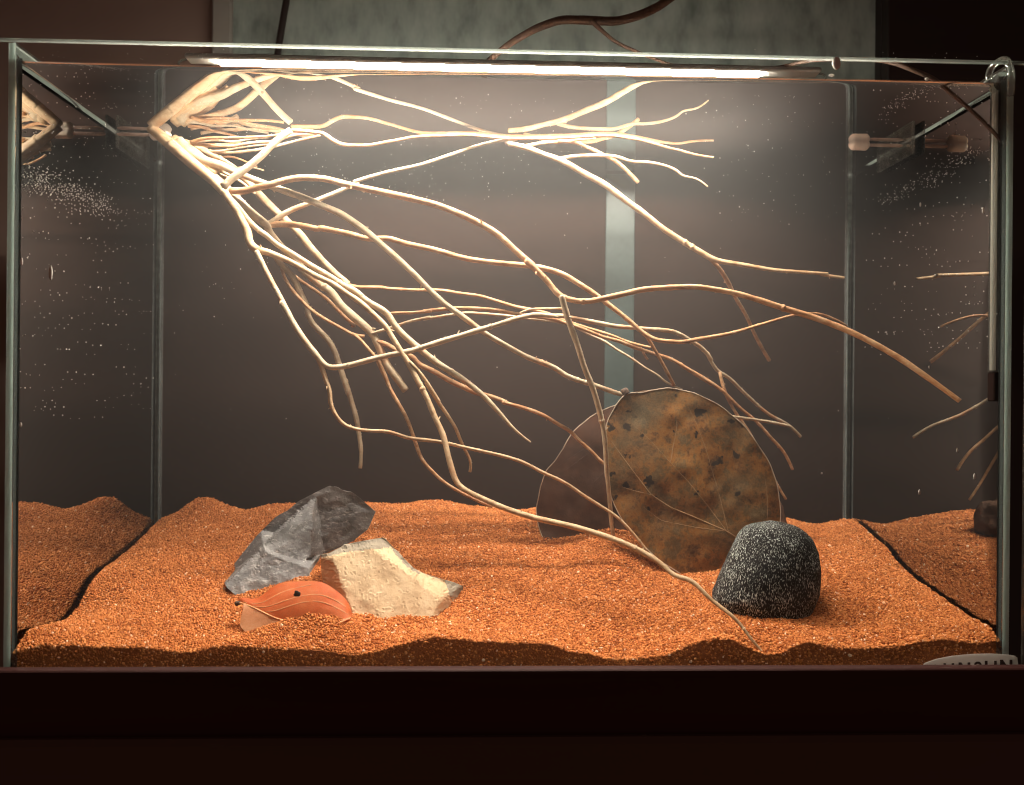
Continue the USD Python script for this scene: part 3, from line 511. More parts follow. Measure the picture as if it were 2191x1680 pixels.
def stone_look(name, stops, vein, scale=38, rough=.6, patch=None):
    nodes = {**OBJ, 'n': ('noise_texture', {'scale': scale, 'detail': 8, 'roughness': .65}), 'r': ('rgb_ramp', {'ramp': stops}),
        'mp': ('mapping', {'scale': (1, 1, 2.6), 'rotation': (0, .6, 0)}), 'v': ('noise_texture', {'scale': scale * 4, 'detail': 9, 'roughness': .78, 'distortion': .8}),
        'vr': ('rgb_ramp', {'ramp': [(0, (0, 0, 0)), (.535, (0, 0, 0)), (.63, (.75, .75, .75)), (.8, (1, 1, 1))]}), 'vm': ('mix', {'color2': vein}),
        'n2': ('noise_texture', {'scale': scale * 12, 'detail': 5, 'roughness': .7}), 'b': ('bump', {'strength': .55, 'distance': .0006}), 'p': ('principled_bsdf', {'roughness': rough})}
    links = [('c.object', 'n.vector'), ('n.fac', 'r.fac'), ('c.object', 'mp.vector'), ('mp.vector', 'v.vector'), ('v.fac', 'vr.fac'), ('vr.color', 'vm.fac'), ('r.color', 'vm.color1'),
             ('vm.color', 'p.base_color'), ('c.object', 'n2.vector'), ('n2.fac', 'b.height'), ('b.normal', 'p.normal')]
    return mat(name, nodes, links)
SLATE = stone_look('slate', [(.3, (.10, .096, .096)), (.5, (.18, .175, .174)), (.72, (.29, .28, .27))], (.52, .50, .47))
TAN = noisy('sandstone', [(.3, (.42, .285, .16)), (.5, (.55, .39, .235)), (.75, (.62, .47, .30))], 70, rough=.85, detail=8, bump=.5, dist=.0007, bscale=300)
GREYFACE = noisy('weathered_sandstone', [(.3, (.20, .165, .12)), (.7, (.30, .255, .19))], 80, rough=.8, bump=.5)
slate_out = [(60,890),(150,770),(250,640),(330,550),(400,470),(500,375),(610,315),(680,255),(850,160),(935,112),(1010,125),(1070,165),(1135,170),(1190,215),(1240,260),(1330,335),(1290,420),(1210,510),(1120,580),(1000,630),(900,668),(860,690),(880,800),(885,980),(700,1030),(500,1060),(300,1060),(160,1020),(90,960)]
st = slab(slate_out, [(600,330,1.5),(250,860,3.7),(860,640,2.7), (955,290,2.1),(1160,480,1.6),(1330,335,.5), (860,690,.3),(1330,345,.3),(1020,520,2.6), (60,890,.3),(935,112,.3),(560,480,2.6),
    (935,112,.2),(1330,335,.2),(1060,330,2.3), (200,960,4.2),(800,900,3.0),(550,640,2.45), (880,690,.4),(885,960,1.0),(760,800,3.0), (400,470,1.0),(640,590,2.5),(300,800,3.3),
    (878,670,.7),(430,590,1.7),(680,770,3.3), (872,690,.6),(886,960,1.0),(790,800,3.0), (60,890,.4),(330,560,.6),(330,800,3.4)],
    .37 * DP + .034, .012, 'R', .0007, seed=3, soft=0, second=3)
t_ = thing('slate_rock', (st.bounds.mean(0)[0], st.bounds.mean(0)[1], st.bounds[0][2]), 'dark grey slab of slate leaning on the pale tan rock, sharp broken top', 'rock')
obj('stone', st, SLATE, t_, smooth=False)
tan_out = [(865,685),(960,668),(1070,618),(1200,582),(1300,562),(1385,545),(1410,560),(1445,610),(1510,660),(1600,770),(1700,840),(1800,875),(1900,900),(2050,945),(2040,1010),(2030,1060),(2010,1150),(1800,1220),(1500,1240),(1120,1230),(960,1080),(890,930),(880,800)]
tn, tq = slab(tan_out, [(1100,720,1.7),(1100,1150,3.7),(1800,1000,2.9), (865,690,.3),(1385,550,.3),(1160,655,1.75), (1440,606,.2),(2060,922,.2),(1560,850,2.5), (2050,945,.4),(2010,1100,1.0),(1900,1010,2.6), (865,690,.3),(890,930,.5),(1010,830,2.3), (1420,625,1.4),(1000,1000,2.9),(1300,1100,3.35)],
    .235 * DP + .026, .014, 'R', .0002, seed=8, with_q=True, soft=1)
edge = shapely.union_all([Polygon([nat('R', *p) for p in pp]) for pp in ([(860,660),(1070,600),(1385,520),(1430,550),(1470,625),(1425,628),(1300,640),(1090,662),(960,694),(870,716)], [(1440,600),(1520,655),(1610,765),(1700,835),(1690,850),(1590,790),(1500,700)], [(1885,880),(2080,930),(2060,1080),(2000,1160),(1975,1100),(1930,1000)])])
n0 = len(tq); fc = tn.faces; isf = (fc < n0).all(1); cq = tq[np.minimum(fc, n0 - 1)].mean(1); grey = (isf & shapely.contains_xy(edge, cq[:, 0], cq[:, 1])) | ~isf
t_ = thing('sandstone_rock', (tn.bounds.mean(0)[0], tn.bounds.mean(0)[1], tn.bounds[0][2]), 'pale cream sandstone rock lying between the slate slab and the orange leaf', 'rock')
for nm, keep, mt in (('stone', ~grey, TAN), ('weathered_edge', grey, GREYFACE)):
    sm = trimesh.Trimesh(tn.vertices, fc[keep], process=False); sm.remove_unreferenced_vertices(); obj(nm, sm, mt, t_, smooth=14)
# black pebble
prof = [(865,545,720),(862,500,760),(850,455,800),(830,400,850),(800,340,885),(760,312,903),(720,305,915),(680,312,927),(640,325,935),(580,345,941),(520,368,941),(460,395,930),(400,425,910),(360,445,890),(320,470,862),(290,500,825),(268,540,780),(252,600,715),(248,640,690)]
Ys = .235 * DP
rows = []
for y, xl, xr in prof:
    A, B = at(nat('B3', xl, y), Ys), at(nat('B3', xr, y), Ys); rows.append(((A[0] + B[0]) / 2, A[2], (B[0] - A[0]) / 2))
z_ = np.array([r[1] for r in rows]); zz = np.linspace(z_[0], z_[-1], 46)
cx_ = np.interp(zz, z_, [r[0] for r in rows]); hw_ = np.interp(zz, z_, [r[2] for r in rows])
na = 72; V = []
for i in range(len(zz)):
    for j in range(na):
        a_ = j * 2 * math.pi / na; c_, s_ = math.cos(a_), math.sin(a_)
        k_ = (abs(c_) ** 2.2 + abs(s_) ** 2.2) ** (-1 / 2.2)
        V.append((cx_[i] + hw_[i] * k_ * c_, Ys + hw_[i] * .72 * k_ * s_, zz[i]))
V = np.array(V + [(cx_[0], Ys, zz[0] - .0003), (cx_[-1], Ys, zz[-1] + .0003)]); F_ = []
for i in range(len(zz) - 1):
    for j in range(na):
        k = (j + 1) % na; F_ += [(i * na + j, i * na + k, (i + 1) * na + k), (i * na + j, (i + 1) * na + k, (i + 1) * na + j)]
L_ = len(zz) * na
for j in range(na):
    k = (j + 1) % na; F_ += [(L_, k, j), (L_ + 1, (len(zz) - 1) * na + j, (len(zz) - 1) * na + k)]
pb = trimesh.Trimesh(V, F_, process=False)
pb = trimesh.smoothing.filter_taubin(pb, iterations=12)
pb.vertices += pb.vertex_normals * ((meshkit.fbm(pb.vertices * 60, 3, 2) - .5) * .0022 + (meshkit.fbm(pb.vertices * 260, 3, 5) - .5) * .0008)[:, None]
SPECK = mat('speckled_basalt', {**OBJ, 'mp': ('mapping', {'scale': (1.05, 1.05, .40), 'rotation': (0, .12, 0)}), 'n': ('noise_texture', {'scale': 1350, 'detail': 4, 'roughness': .6}), 'big': ('noise_texture', {'scale': 70, 'detail': 3}),
    'ad': ('math', {'math_type': 'multiply_add', 'value2': .2}), 'r': ('rgb_ramp', {'ramp': [(0, (.010, .007, .007)), (.640, (.010, .008, .008)), (.70, (.27, .29, .27)), (.79, (.58, .64, .59))]}),
    'b': ('bump', {'strength': .5, 'distance': .0005}), 'p': ('principled_bsdf', {'roughness': .8, 'specular_ior_level': .25})},
    [('c.object', 'mp.vector'), ('mp.vector', 'n.vector'), ('c.object', 'big.vector'), ('big.fac', 'ad.value1'), ('n.fac', 'ad.value3'), ('ad.value', 'r.fac'), ('r.color', 'p.base_color'), ('n.fac', 'b.height'), ('b.normal', 'p.normal')])
t_ = thing('pebble', (pb.bounds.mean(0)[0], Ys, pb.bounds[0][2]), 'rounded black stone with white speckles standing in front of the big brown leaf', 'stone')
obj('stone', pb, SPECK, t_, smooth=True)
# lava rock behind the leaf, seen only in the side pane
lc = at(nat('D', 1632, 1128), .72 * DP); lv = trimesh.creation.icosphere(4, .0185)
lv.vertices *= 1 + .75 * (meshkit.fbm(lv.vertices * 70, 4, 6) - .5)[:, None]; lv.vertices *= (.95, .8, 1.1); lv.apply_translation(lc)
obj('lava_rock', lv, noisy('lava', [(.3, (.07, .03, .018)), (.7, (.16, .08, .045))], 90, rough=.9, bump=.9, dist=.002), smooth=40, label='rough dark brown rock behind the big leaf, seen mirrored in the right side pane', cat='rock')

# ---------------------------------------------------------------- leaves
def leaf_look(name, stops, scale, spot=.0, spot_col=(.03, .018, .012), trans=.35, spot_scale=75, rough=.55, tone=(.2, .145, .085), net=(.30, .19, .09), z0=.045):
    nodes = {**OBJ, 'n': ('noise_texture', {'scale': scale, 'detail': 8, 'roughness': .74, 'distortion': .12}), 'r': ('rgb_ramp', {'ramp': stops}), 'lo': ('noise_texture', {'scale': 17, 'detail': 4, 'roughness': .6}), 'lr': ('map_range', {'from_min': .46, 'from_max': .62, 'to_min': 0.0, 'to_max': .75, 'clamp': True}), 'lm': ('mix', {'color2': tone}),
        'w': ('noise_texture', {'scale': 160, 'detail': 2}), 'wa': ('mix_vector', {'fac': .012}), 'vo': ('voronoi_texture', {'scale': spot_scale, 'randomness': 1.0}),
        'rr': ('math', {'math_type': 'less_than', 'value2': spot}), 'sep': ('separate_color', {}), 'rm': ('math', {'math_type': 'multiply', 'value2': spot * .42}),
        'xyz': ('separate_xyz', {}), 'zg': ('map_range', {'from_min': z0, 'from_max': z0 + .03, 'to_min': .25, 'to_max': 1.0, 'clamp': True}), 'zm': ('math', {'math_type': 'multiply'}), 'lt': ('map_range', {'range_type': 'smoothstep', 'from_min': .0, 'from_max': .1, 'to_min': 0.0, 'to_max': 1.0, 'clamp': True}), 'sub': ('math', {'math_type': 'subtract'}),
        'm': ('mix', {'color2': spot_col}), 'fine': ('voronoi_texture', {'feature': 'distance_to_edge', 'scale': 330}), 'fr': ('map_range', {'from_min': .0, 'from_max': .12, 'to_min': .30, 'to_max': .0, 'clamp': True}), 'net': ('mix', {'color2': net}), 'b': ('bump', {'strength': .3, 'distance': .0004}),
        'p': ('principled_bsdf', {'roughness': rough}), 'tl': ('translucent_bsdf', {}), 'mx': ('mix_closure', {'fac': trans})}
    links = [('c.object', 'n.vector'), ('n.fac', 'r.fac'), ('c.object', 'w.vector'), ('c.object', 'wa.a'), ('w.color', 'wa.b'), ('wa.result', 'vo.vector'),
             ('vo.color', 'sep.color'), ('sep.r', 'rm.value1'), ('c.object', 'xyz.vector'), ('xyz.z', 'zg.value'), ('rm.value', 'zm.value1'), ('zg.result', 'zm.value2'), ('zm.value', 'sub.value1'), ('vo.distance', 'sub.value2'), ('sub.value', 'lt.value'), ('lt.result', 'm.fac'),
             ('r.color', 'lm.color1'), ('c.object', 'lo.vector'), ('lo.fac', 'lr.value'), ('lr.result', 'lm.fac'), ('lm.color', 'net.color1'), ('fr.result', 'net.fac'), ('net.color', 'm.color1'), ('m.color', 'p.base_color'), ('m.color', 'tl.color'), ('wa.result', 'fine.vector'), ('fine.distance', 'fr.value'), ('fine.distance', 'b.height'), ('b.normal', 'p.normal'), ('p.BSDF', 'mx.closure1'), ('tl.BSDF', 'mx.closure2')]
    return mat(name, nodes, links, surface='mx.closure')
BROWNLEAF = leaf_look('mottled_brown_leaf', [(.28, (.040, .014, .005)), (.40, (.115, .042, .008)), (.49, (.30, .120, .016)), (.57, (.135, .074, .023)), (.70, (.17, .12, .058))], 52, spot=.95, trans=.3, spot_scale=78, tone=(.11, .088, .05))
DARKLEAF = leaf_look('dark_brown_leaf', [(.3, (.042, .0125, .004)), (.6, (.08, .026, .008)), (.75, (.125, .048, .016))], 26, spot=.2, trans=.2, tone=(.05, .02, .009), net=(.09, .04, .018))
ORANGELEAF = leaf_look('orange_leaf', [(.3, (.74, .20, .06)), (.5, (.82, .28, .09)), (.7, (.86, .40, .16))], 40, spot=.0, trans=.68, tone=(.85, .36, .13), net=(.74, .36, .17))
PEACHLEAF = leaf_look('pale_peach_leaf', [(.3, (.74, .38, .18)), (.6, (.86, .52, .28))], 50, spot=.0, trans=.6, tone=(.8, .52, .32), net=(.85, .6, .4))
VEIN = simple('leaf_vein', (.26, .15, .065), .7); VEIN_P = simple('pale_leaf_vein', (.72, .36, .15), .6); RIM = simple('leaf_edge', (.42, .33, .24), .6)
def flat_leaf(outline, tile, Yfun, step=.0016, thick=.0005, seed=0, amp=.002):
    P2 = np.array([nat(tile, x, y) for x, y in outline], float)
    k = np.arange(len(P2) + 1); cs = CubicSpline(k, np.vstack([P2, P2[:1]]), bc_type='periodic')
    poly = Polygon(cs(np.linspace(0, len(P2), 400))[:-1]).buffer(0)
    st_ = step / px(1, .1); ring = np.array(poly.segmentize(st_).exterior.coords)[:-1]
    ring = ring + (meshkit.fbm(np.c_[ring / 14, np.zeros(len(ring))], 3, seed + 20)[:, None] - .5) * 7.0
    poly = Polygon(ring).buffer(0)
    b = poly.bounds; gx_, gy_ = np.meshgrid(np.arange(b[0], b[2], st_), np.arange(b[1], b[3], st_)); g_ = np.c_[gx_.ravel(), gy_.ravel()]
    g_ = g_[shapely.contains_xy(poly.buffer(-st_ * .6), g_[:, 0], g_[:, 1])]
    Q = np.vstack([ring, g_]); tri = Delaunay(Q).simplices; cen = Q[tri].mean(1); tri = tri[shapely.contains_xy(poly.buffer(st_ * .15), cen[:, 0], cen[:, 1])]
    Y = np.array([Yfun(q) for q in Q]) + amp * 2 * (meshkit.fbm(np.c_[Q / 130, np.zeros(len(Q))], 3, seed) - .5)
    V = np.array([at(q, y) for q, y in zip(Q, Y)])
    nn = np.cross(V[tri[:, 1]] - V[tri[:, 0]], V[tri[:, 2]] - V[tri[:, 0]])[:, 1]; fl = nn > 0; tri[fl] = tri[fl][:, ::-1]
    N_ = trimesh.Trimesh(V, tri, process=False).vertex_normals
    n0, nr = len(V), len(ring); sd = []
    for i in range(nr):
        j = (i + 1) % nr; sd += [(i, j, n0 + j), (i, n0 + j, n0 + i)]
    m = trimesh.Trimesh(np.vstack([V, V - N_ * thick]), np.vstack([tri, tri[:, ::-1] + n0, sd]), process=False); trimesh.repair.fix_normals(m)
    return m, V[:nr], (lambda q: at(q, float(Yfun(q)) + amp * 2 * (meshkit.fbm(np.array([[q[0] / 130, q[1] / 130, 0.0]]), 3, seed)[0] - .5)))
def add_vein(on, pts, tile, w, parent, name='vein', mtl=VEIN):
    n = [nat(tile, x, y) for x, y in pts]; P = []
    for a_, b_ in zip(n[:-1], n[1:]):
        for u in np.linspace(0, 1, 5)[:-1]: P.append(on(a_ + (b_ - a_) * u))
    P.append(on(n[-1])); P = np.array(P) + [0, w * .10, 0]
    obj(name, tube(P, np.linspace(w, w * .4, len(P)) * .75, n=6, rough=.0, seed=2)[0], mtl, parent, smooth=True)
front_out = [(790,160),(830,143),(900,140),(1000,122),(1100,103),(1200,102),(1300,122),(1400,150),(1500,195),(1600,250),(1690,325),(1770,390),(1840,470),(1910,575),(1975,670),(2025,770),(2060,880),(2082,1000),(2093,1110),(2090,1250),(2060,1400),(1990,1560),(1850,1700),(1700,1740),(1500,1740),(1350,1700),(1250,1630),(1130,1560),(1010,1460),(900,1340),(800,1220),(740,1120),(700,1030),(665,930),(640,830),(630,700),(628,560),(642,450),(680,340),(730,240)]
yt, yb = nat('L1', 0, 102)[1], nat('L1', 0, 1650)[1]; xc = nat('L1', 1360, 0)[0]
def Yfront(q):
    v = (q[1] - yt) / (yb - yt); u = (q[0] - xc) / 220.0
    return DP * (.505 - .055 * v) + .004 * u * u
fm, fring, on = flat_leaf(front_out, 'L1', Yfront, seed=4, amp=.0042)
t_ = thing('leaf', (fm.bounds.mean(0)[0], fm.bounds.mean(0)[1], fm.bounds[0][2]), 'large round brown leaf with dark spots, standing upright behind the black speckled stone', 'leaf')
bl = obj('blade', fm, BROWNLEAF, t_, smooth=40)
add_vein(on, [(1880,1440),(1650,1290),(1350,1160),(1180,1090),(1020,985),(880,800),(760,640),(690,540)], 'L1', .0008, t_, 'midrib')
for pts in ([(1640,1280),(1500,1090),(1340,890),(1180,720),(1000,520),(900,430)], [(1660,1290),(1590,1000),(1480,620),(1400,400),(1330,260)], [(1180,720),(1240,400),(1220,330)], [(1020,985),(900,960),(780,920)], [(1650,1290),(1400,1260),(1100,1200),(960,1090)], [(1990,1250),(1985,1000),(1960,800)]):
    add_vein(on, pts, 'L1', .00042, t_)
ring3 = np.vstack([fring, fring[:1]]); obj('leaf_edge', tube(ring3[::3], np.full(len(ring3[::3]), .00038), n=5, rough=0)[0], RIM, t_, smooth=True)
sp = [on(nat('L1', 815, 150)), on(nat('L1', 800, 125)) , on(nat('L1', 790, 108))]
obj('stalk', tube(sp, [.0026, .0026, .0019], n=8, rough=.25, seed=5)[0], WOOD_DRY, t_, smooth=True)
back_out = [(730,245),(660,270),(575,305),(500,360),(400,440),(340,520),(280,610),(230,690),(160,780),(115,880),(85,1000),(72,1100),(78,1200),(100,1290),(150,1380),(240,1450),(330,1490),(480,1530),(700,1500),(900,1400),(1000,1150),(1050,800),(1000,450),(850,270)]
ytb, ybb = nat('L1', 0, 245)[1], nat('L1', 0, 1450)[1]
def Yback(q):
    v = (q[1] - ytb) / (ybb - ytb); u = (q[0] - nat('L1', 500, 0)[0]) / 130.0
    return DP * (.70 - .075 * v) + .0035 * u * u
bm, bring, onb = flat_leaf(back_out, 'L1', Yback, seed=9, amp=.005)
t_ = thing('leaf', (bm.bounds.mean(0)[0], bm.bounds.mean(0)[1], bm.bounds[0][2]), 'darker brown leaf half hidden behind the large spotted leaf, stuck in the sand', 'leaf')
obj('blade', bm, DARKLEAF, t_, smooth=40)
for pts in ([(240,760),(400,650),(560,540),(640,470)], [(320,780),(480,660),(620,560)], [(540,890),(640,790),(700,720)]): add_vein(onb, pts, 'L1', .0005, t_, mtl=DARKLEAF)
obj('leaf_edge', tube(np.vstack([bring, bring[:1]])[::3], np.full(len(np.vstack([bring, bring[:1]])[::3]), .00038), n=5, rough=0)[0], RIM, t_, smooth=True)
# small orange leaf: three curves (front flap edge, midrib, rear edge) lofted
rear = [(185,1070),(250,1050),(330,1058),(420,1000),(520,932),(630,913),(750,908),(880,918),(980,975),(1060,1045),(1110,1120),(1122,1190)]
mid = [(190,1085),(260,1105),(340,1140),(430,1185),(520,1225),(600,1235),(700,1232),(800,1225),(900,1225),(1000,1225),(1070,1220),(1118,1205)]
frnt = [(190,1095),(228,1110),(215,1190),(203,1270),(250,1330),(330,1340),(430,1320),(560,1300),(700,1290),(880,1280),(1000,1260),(1110,1220)]
Tr, Tm, Tf = [.165] * 12, list(np.linspace(.155, .115, 4)) + [.112] * 7 + [.118], list(np.linspace(.152, .09, 5)) + [.09] * 6 + [.11]
for i in range(1, 11): Tr[i] = .15 + .03 * math.sin(math.pi * i / 11)
cur = []
for pts, tt in ((rear, Tr), (mid, Tm), (frnt, Tf)):
    P = np.array([at(nat('R', x, y), t * DP) for (x, y), t in zip(pts, tt)]); cur.append(CubicSpline(np.arange(12), P)(np.linspace(0, 11, 70)))
rows = []
for u in np.linspace(0, 1, 14): rows.append(cur[0] * (1 - u) + cur[1] * u - np.array([0, 1, -.3]) * .0025 * math.sin(math.pi * u) * np.sin(np.linspace(.1, 3.0, 70))[:, None])
for u in np.linspace(0, 1, 9)[1:]: rows.append(cur[1] * (1 - u) + cur[2] * u)
Gm = np.array(rows); nu, nv = Gm.shape[:2]; Iu = np.arange(nu * nv).reshape(nu, nv)
tri = np.vstack([np.stack([Iu[:-1, :-1], Iu[1:, :-1], Iu[1:, 1:]], -1).reshape(-1, 3), np.stack([Iu[:-1, :-1], Iu[1:, 1:], Iu[:-1, 1:]], -1).reshape(-1, 3)])
Vv = Gm.reshape(-1, 3); Nn = trimesh.Trimesh(Vv, tri, process=False).vertex_normals
tcut = np.array([t.max() // nv > 13 for t in tri])
def leaf_sheet(tr): return trimesh.Trimesh(np.vstack([Vv, Vv + Nn * .0004]), np.vstack([tr, tr[:, ::-1] + len(Vv)]), process=False)
Vv = Vv + Nn * ((meshkit.fbm(Vv * 120, 3, 3) - .5) * .0010)[:, None]
t_ = thing('leaf', (Vv.mean(0)[0], Vv.mean(0)[1], Vv.min(0)[2]), 'small orange leaf half buried in the sand in front of the two rocks', 'leaf')
obj('blade', leaf_sheet(tri[~tcut]), ORANGELEAF, t_, smooth=True)
obj('folded_edge', leaf_sheet(tri[tcut]), PEACHLEAF, t_, smooth=True, label='pale peach folded front edge')
obj('midrib', tube(cur[1][:40] + [0, -.0004, .0002], np.linspace(.0007, .0003, 40), n=6, rough=0)[0], VEIN_P, t_, smooth=True)
def curve_on(u0, u1, i0, i1, bow):
    P = []
    for s in np.linspace(0, 1, 14):
        r = (u0 + (u1 - u0) * s + bow * math.sin(math.pi * s)) * 13; c = i0 + (i1 - i0) * s
        a_, b_ = int(np.clip(r, 0, 12)), int(np.clip(c, 0, 68)); fr, fc = r - a_, c - b_
        P.append((Gm[a_, b_] * (1 - fr) + Gm[a_ + 1, b_] * fr) * (1 - fc) + (Gm[a_, b_ + 1] * (1 - fr) + Gm[a_ + 1, b_ + 1] * fr) * fc + np.array([0, -.0003, .0002]))
    return np.array(P)
for a_ in ((.9, .28, 8, 60, -.16), (.9, .6, 18, 64, -.22), (.7, .1, 4, 40, -.05)):
    P = curve_on(*a_); obj('vein', tube(P, np.full(len(P), .00028), n=5, rough=0)[0], VEIN_P, t_, smooth=True)
obj('stalk', tube([cur[1][0] + np.array([-.002, 0, -.001]), cur[1][0], cur[1][4]], [.0016, .0014, .0007], n=8, rough=.1)[0], WOOD_DRY, t_, smooth=True)
hp = curve_on(.30, .42, 34, 36, 0)
bs = trimesh.creation.icosphere(2, .0022); bs.vertices *= (1, .3, 1.25); bs.vertices *= 1 + .5 * (meshkit.noise(bs.vertices * 900, 3) - .5)[:, None]; bs.apply_translation(hp[6] + np.array([0, -.0003, .0]))
obj('blemish', bs, simple('leaf_blemish', (.05, .035, .022), .8), t_, smooth=True)

# ---------------------------------------------------------------- lid clips, thermometer, maker's label, cord, tube behind
BEIGE = simple('beige_pad', (.74, .63, .52), .45)
SMOKE = simple('smoky_plastic', (.42, .30, .24), .3)
def capsule(a_, b_, r0, r1, n=14):
    a_, b_ = np.array(a_), np.array(b_); u = np.linspace(0, 1, 9); P = [a_ + (b_ - a_) * x for x in u]
    R = [r0 + (r1 - r0) * x for x in u]; R[0] *= .55; R[-1] *= .62
    return tube(P, R, n=n, per=10, rough=0, blunt=False)[0]
def lid_clip(sx, y0, y1, ypeg, xtip, label):
    xw_ = sx * W2
    c = thing('lid_clip', (xw_, (y0 + y1) / 2, HW - .013), label, 'lid clip', 'clear lid clips on the side panes')
    xi = lambda d: xw_ - sx * d
    lo = lambda a_, b_: (min(a_, b_), max(a_, b_))
    x0_, x1_ = lo(xi(.0004), xi(.0030))
    obj('hook', cat_mesh(rounded_box((x0_, y0, HW - .0125), (x1_, y1, HR + .0022), .0011), rounded_box((lo(xi(-.0075), xi(.0030))[0], y0 + .006, HR + .0006), (lo(xi(-.0075), xi(.0030))[1], y1 - .006, HR + .0030), .0008),
        rounded_box((lo(xi(-.0078), xi(-.0052))[0], y0 + .006, HR - .02), (lo(xi(-.0078), xi(-.0052))[1], y1 - .006, HR + .0030), .0008)), CLEAR, c, smooth=30)
    za = HW - .0022
    obj('arm', capsule((xi(.002), ypeg, za), (xtip + sx * .013, ypeg, za), .0014, .0012), SMOKE, c, smooth=True)
    obj('pad', capsule((xtip + sx * .0145, ypeg, za), (xtip, ypeg, za), .0042, .0040, 18), BEIGE, c, smooth=True)
yl0, yl1 = [at_x(nat('N', x, 350), -W2)[1] for x in (286, 366)]
yr0, yr1 = [at_x(nat('N', x, 350), W2)[1] for x in (2290, 2200)]
pl = at_z(nat('N', 425, 338), HW - .0022); pr = at_z(nat('N', 2125, 362), HW - .0022)
lid_clip(-1, yl0, yl1, pl[1], pl[0], 'clear clip with a beige pad on the left side pane beside the driftwood trunk')
lid_clip(1, yr0, yr1, pr[1], pr[0], 'clear clip with a beige pad on the right side pane, away from the driftwood')

Yt = .0105
xt0, xt1 = at(nat('N', 2476, 500), Yt)[0], at(nat('N', 2511, 500), Yt)[0]
zt0, zt1 = at(nat('N', 2490, 930), Yt)[2], at(nat('N', 2490, 215), Yt)[2]
xm = (xt0 + xt1) / 2; rt = (xt1 - xt0) / 2
th = thing('thermometer', (xm, Yt, at(nat('N', 2490, 1004), Yt)[2]), 'glass tube thermometer with a white scale and black end in the right front corner', 'thermometer')
def rod(x, y, z0, z1, r, n=20):
    m = trimesh.creation.cylinder(r, z1 - z0, sections=n); m.apply_translation((x, y, (z0 + z1) / 2)); return m
obj('tube', rod(xm, Yt, zt0, zt1 + .004, rt), CLEAR, th, smooth=40)
obj('scale_rod', rod(xt0 + .0024, Yt, zt0 + .001, zt1, .0018), mat('white_scale', {'p': ('principled_bsdf', {'base_color': (.9, .88, .82), 'roughness': .5}), 't': ('translucent_bsdf', {'color': (.9, .88, .82)}), 'm': ('mix_closure', {'fac': .5})}, [('p.BSDF', 'm.closure1'), ('t.BSDF', 'm.closure2')], surface='m.closure'), th)
obj('end_cap', rounded_box((xm - rt * .78, Yt - rt * .8, at(nat('N', 2490, 1004), Yt)[2]), (xm + rt * .85, Yt + rt * .8, zt0 - .0002), .0012), simple('black_weight', (.008, .003, .002), .95, specular_ior_level=.1), th, smooth=40)
hk = [np.array((xm - rt * .5, Yt, zt1 - .004)), at(nat('N', 2472, 190), Yt), at(nat('N', 2480, 168), Yt * .8), at(nat('N', 2500, 152), 0.002), at(nat('N', 2520, 158), -.009), at(nat('N', 2528, 185), -.010), at(nat('N', 2526, 240), -.009)]
obj('hook', tube(hk, [.0021] * 7, n=14, per=12, rough=0)[0], CLEAR, th, smooth=True)
cupm = trimesh.creation.revolve(np.array([(0, 0), (.003, .0002), (.0062, .0016), (.0068, .003), (.0064, .0032), (.0045, .0026), (.002, .0040), (0, .0042)]), sections=28)
cupm.apply_transform(trimesh.transformations.rotation_matrix(math.pi / 2, (1, 0, 0))); cupm.apply_translation(at(nat('N', 2508, 205), .0045) + np.array([0, .002, 0]))
obj('suction_cup', cupm, CLEAR, th, smooth=40)

# oval maker's label, lower half behind the cabinet lip
LABEL = mat('white_label', {'p': ('principled_bsdf', {'base_color': (.8, .76, .7), 'roughness': .45}), 't': ('translucent_bsdf', {'color': (.85, .82, .78)}), 'm': ('mix_closure', {'fac': .6})}, [('p.BSDF', 'm.closure1'), ('t.BSDF', 'm.closure2')], surface='m.closure')
lab = [(655,1000),(668,975),(700,955),(850,902),(1100,852),(1400,824),(1700,818),(1950,835),(2055,853),(2090,880),(2097,960)]
Yb_ = -.0030
Pl = np.array([at(nat('G', x, y), Yb_)[[0, 2]] for x, y in lab]); cz = Pl[:, 1].min() - .0016
low = Pl[::-1].copy(); low[:, 0] = Pl[:, 0].mean() * 2 - low[::-1][:, 0]; low[:, 1] = 2 * cz - low[::-1][:, 1]
pol = shapely.MultiPoint(np.vstack([Pl, low])).convex_hull
lm = trimesh.creation.extrude_polygon(pol, .0003, engine='earcut'); lm.apply_transform(trimesh.transformations.rotation_matrix(math.pi / 2, (1, 0, 0))); lm.apply_translation((0, Yb_ + .0003, 0))
lb = obj('maker_label', lm, LABEL, tank, label='white oval maker label at the lower right corner of the front pane')
cap = px(205 / 6.086, Yb_)
INK = simple('label_ink', (.05, .028, .022), .5)
for ch, x0g, x1g, yg in (('S', 785, 900, 982), ('U', 965, 1125, 962), ('N', 1195, 1370, 950), ('S', 1425, 1550, 936), ('U', 1595, 1775, 926), ('N', 1825, 2012, 910)):
    tm = meshkit.text_mesh(ch, cap, depth=.00015, bold=True)
    v = tm.vertices; v[:, 0] -= v[:, 0].min(); A, B = at(nat('G', x0g, yg), Yb_), at(nat('G', x1g, yg), Yb_)
    v[:, 0] *= (B[0] - A[0]) / v[:, 0].max(); v[:, 1] += A[2] - v[:, 1].max()
    V_ = np.c_[v[:, 0] + A[0], Yb_ - .00003 - v[:, 2], v[:, 1]]
    f_ = tm.faces
    obj('letter', (V_, f_), INK, lb)
ca = [at(nat('T1', 1752, -300), .40), at(nat('T1', 1745, -20), .40), at(nat('T1', 1728, 90), .40), at(nat('T1', 1700, 260), .40), at(nat('T1', 1690, 340), .40), at(nat('T1', 1660, 620), .40) , at(nat('T1', 1660, 3000), .40)]
cd, _, _ = tube(ca, [px(8.5, .40)] * len(ca), n=10, rough=0)
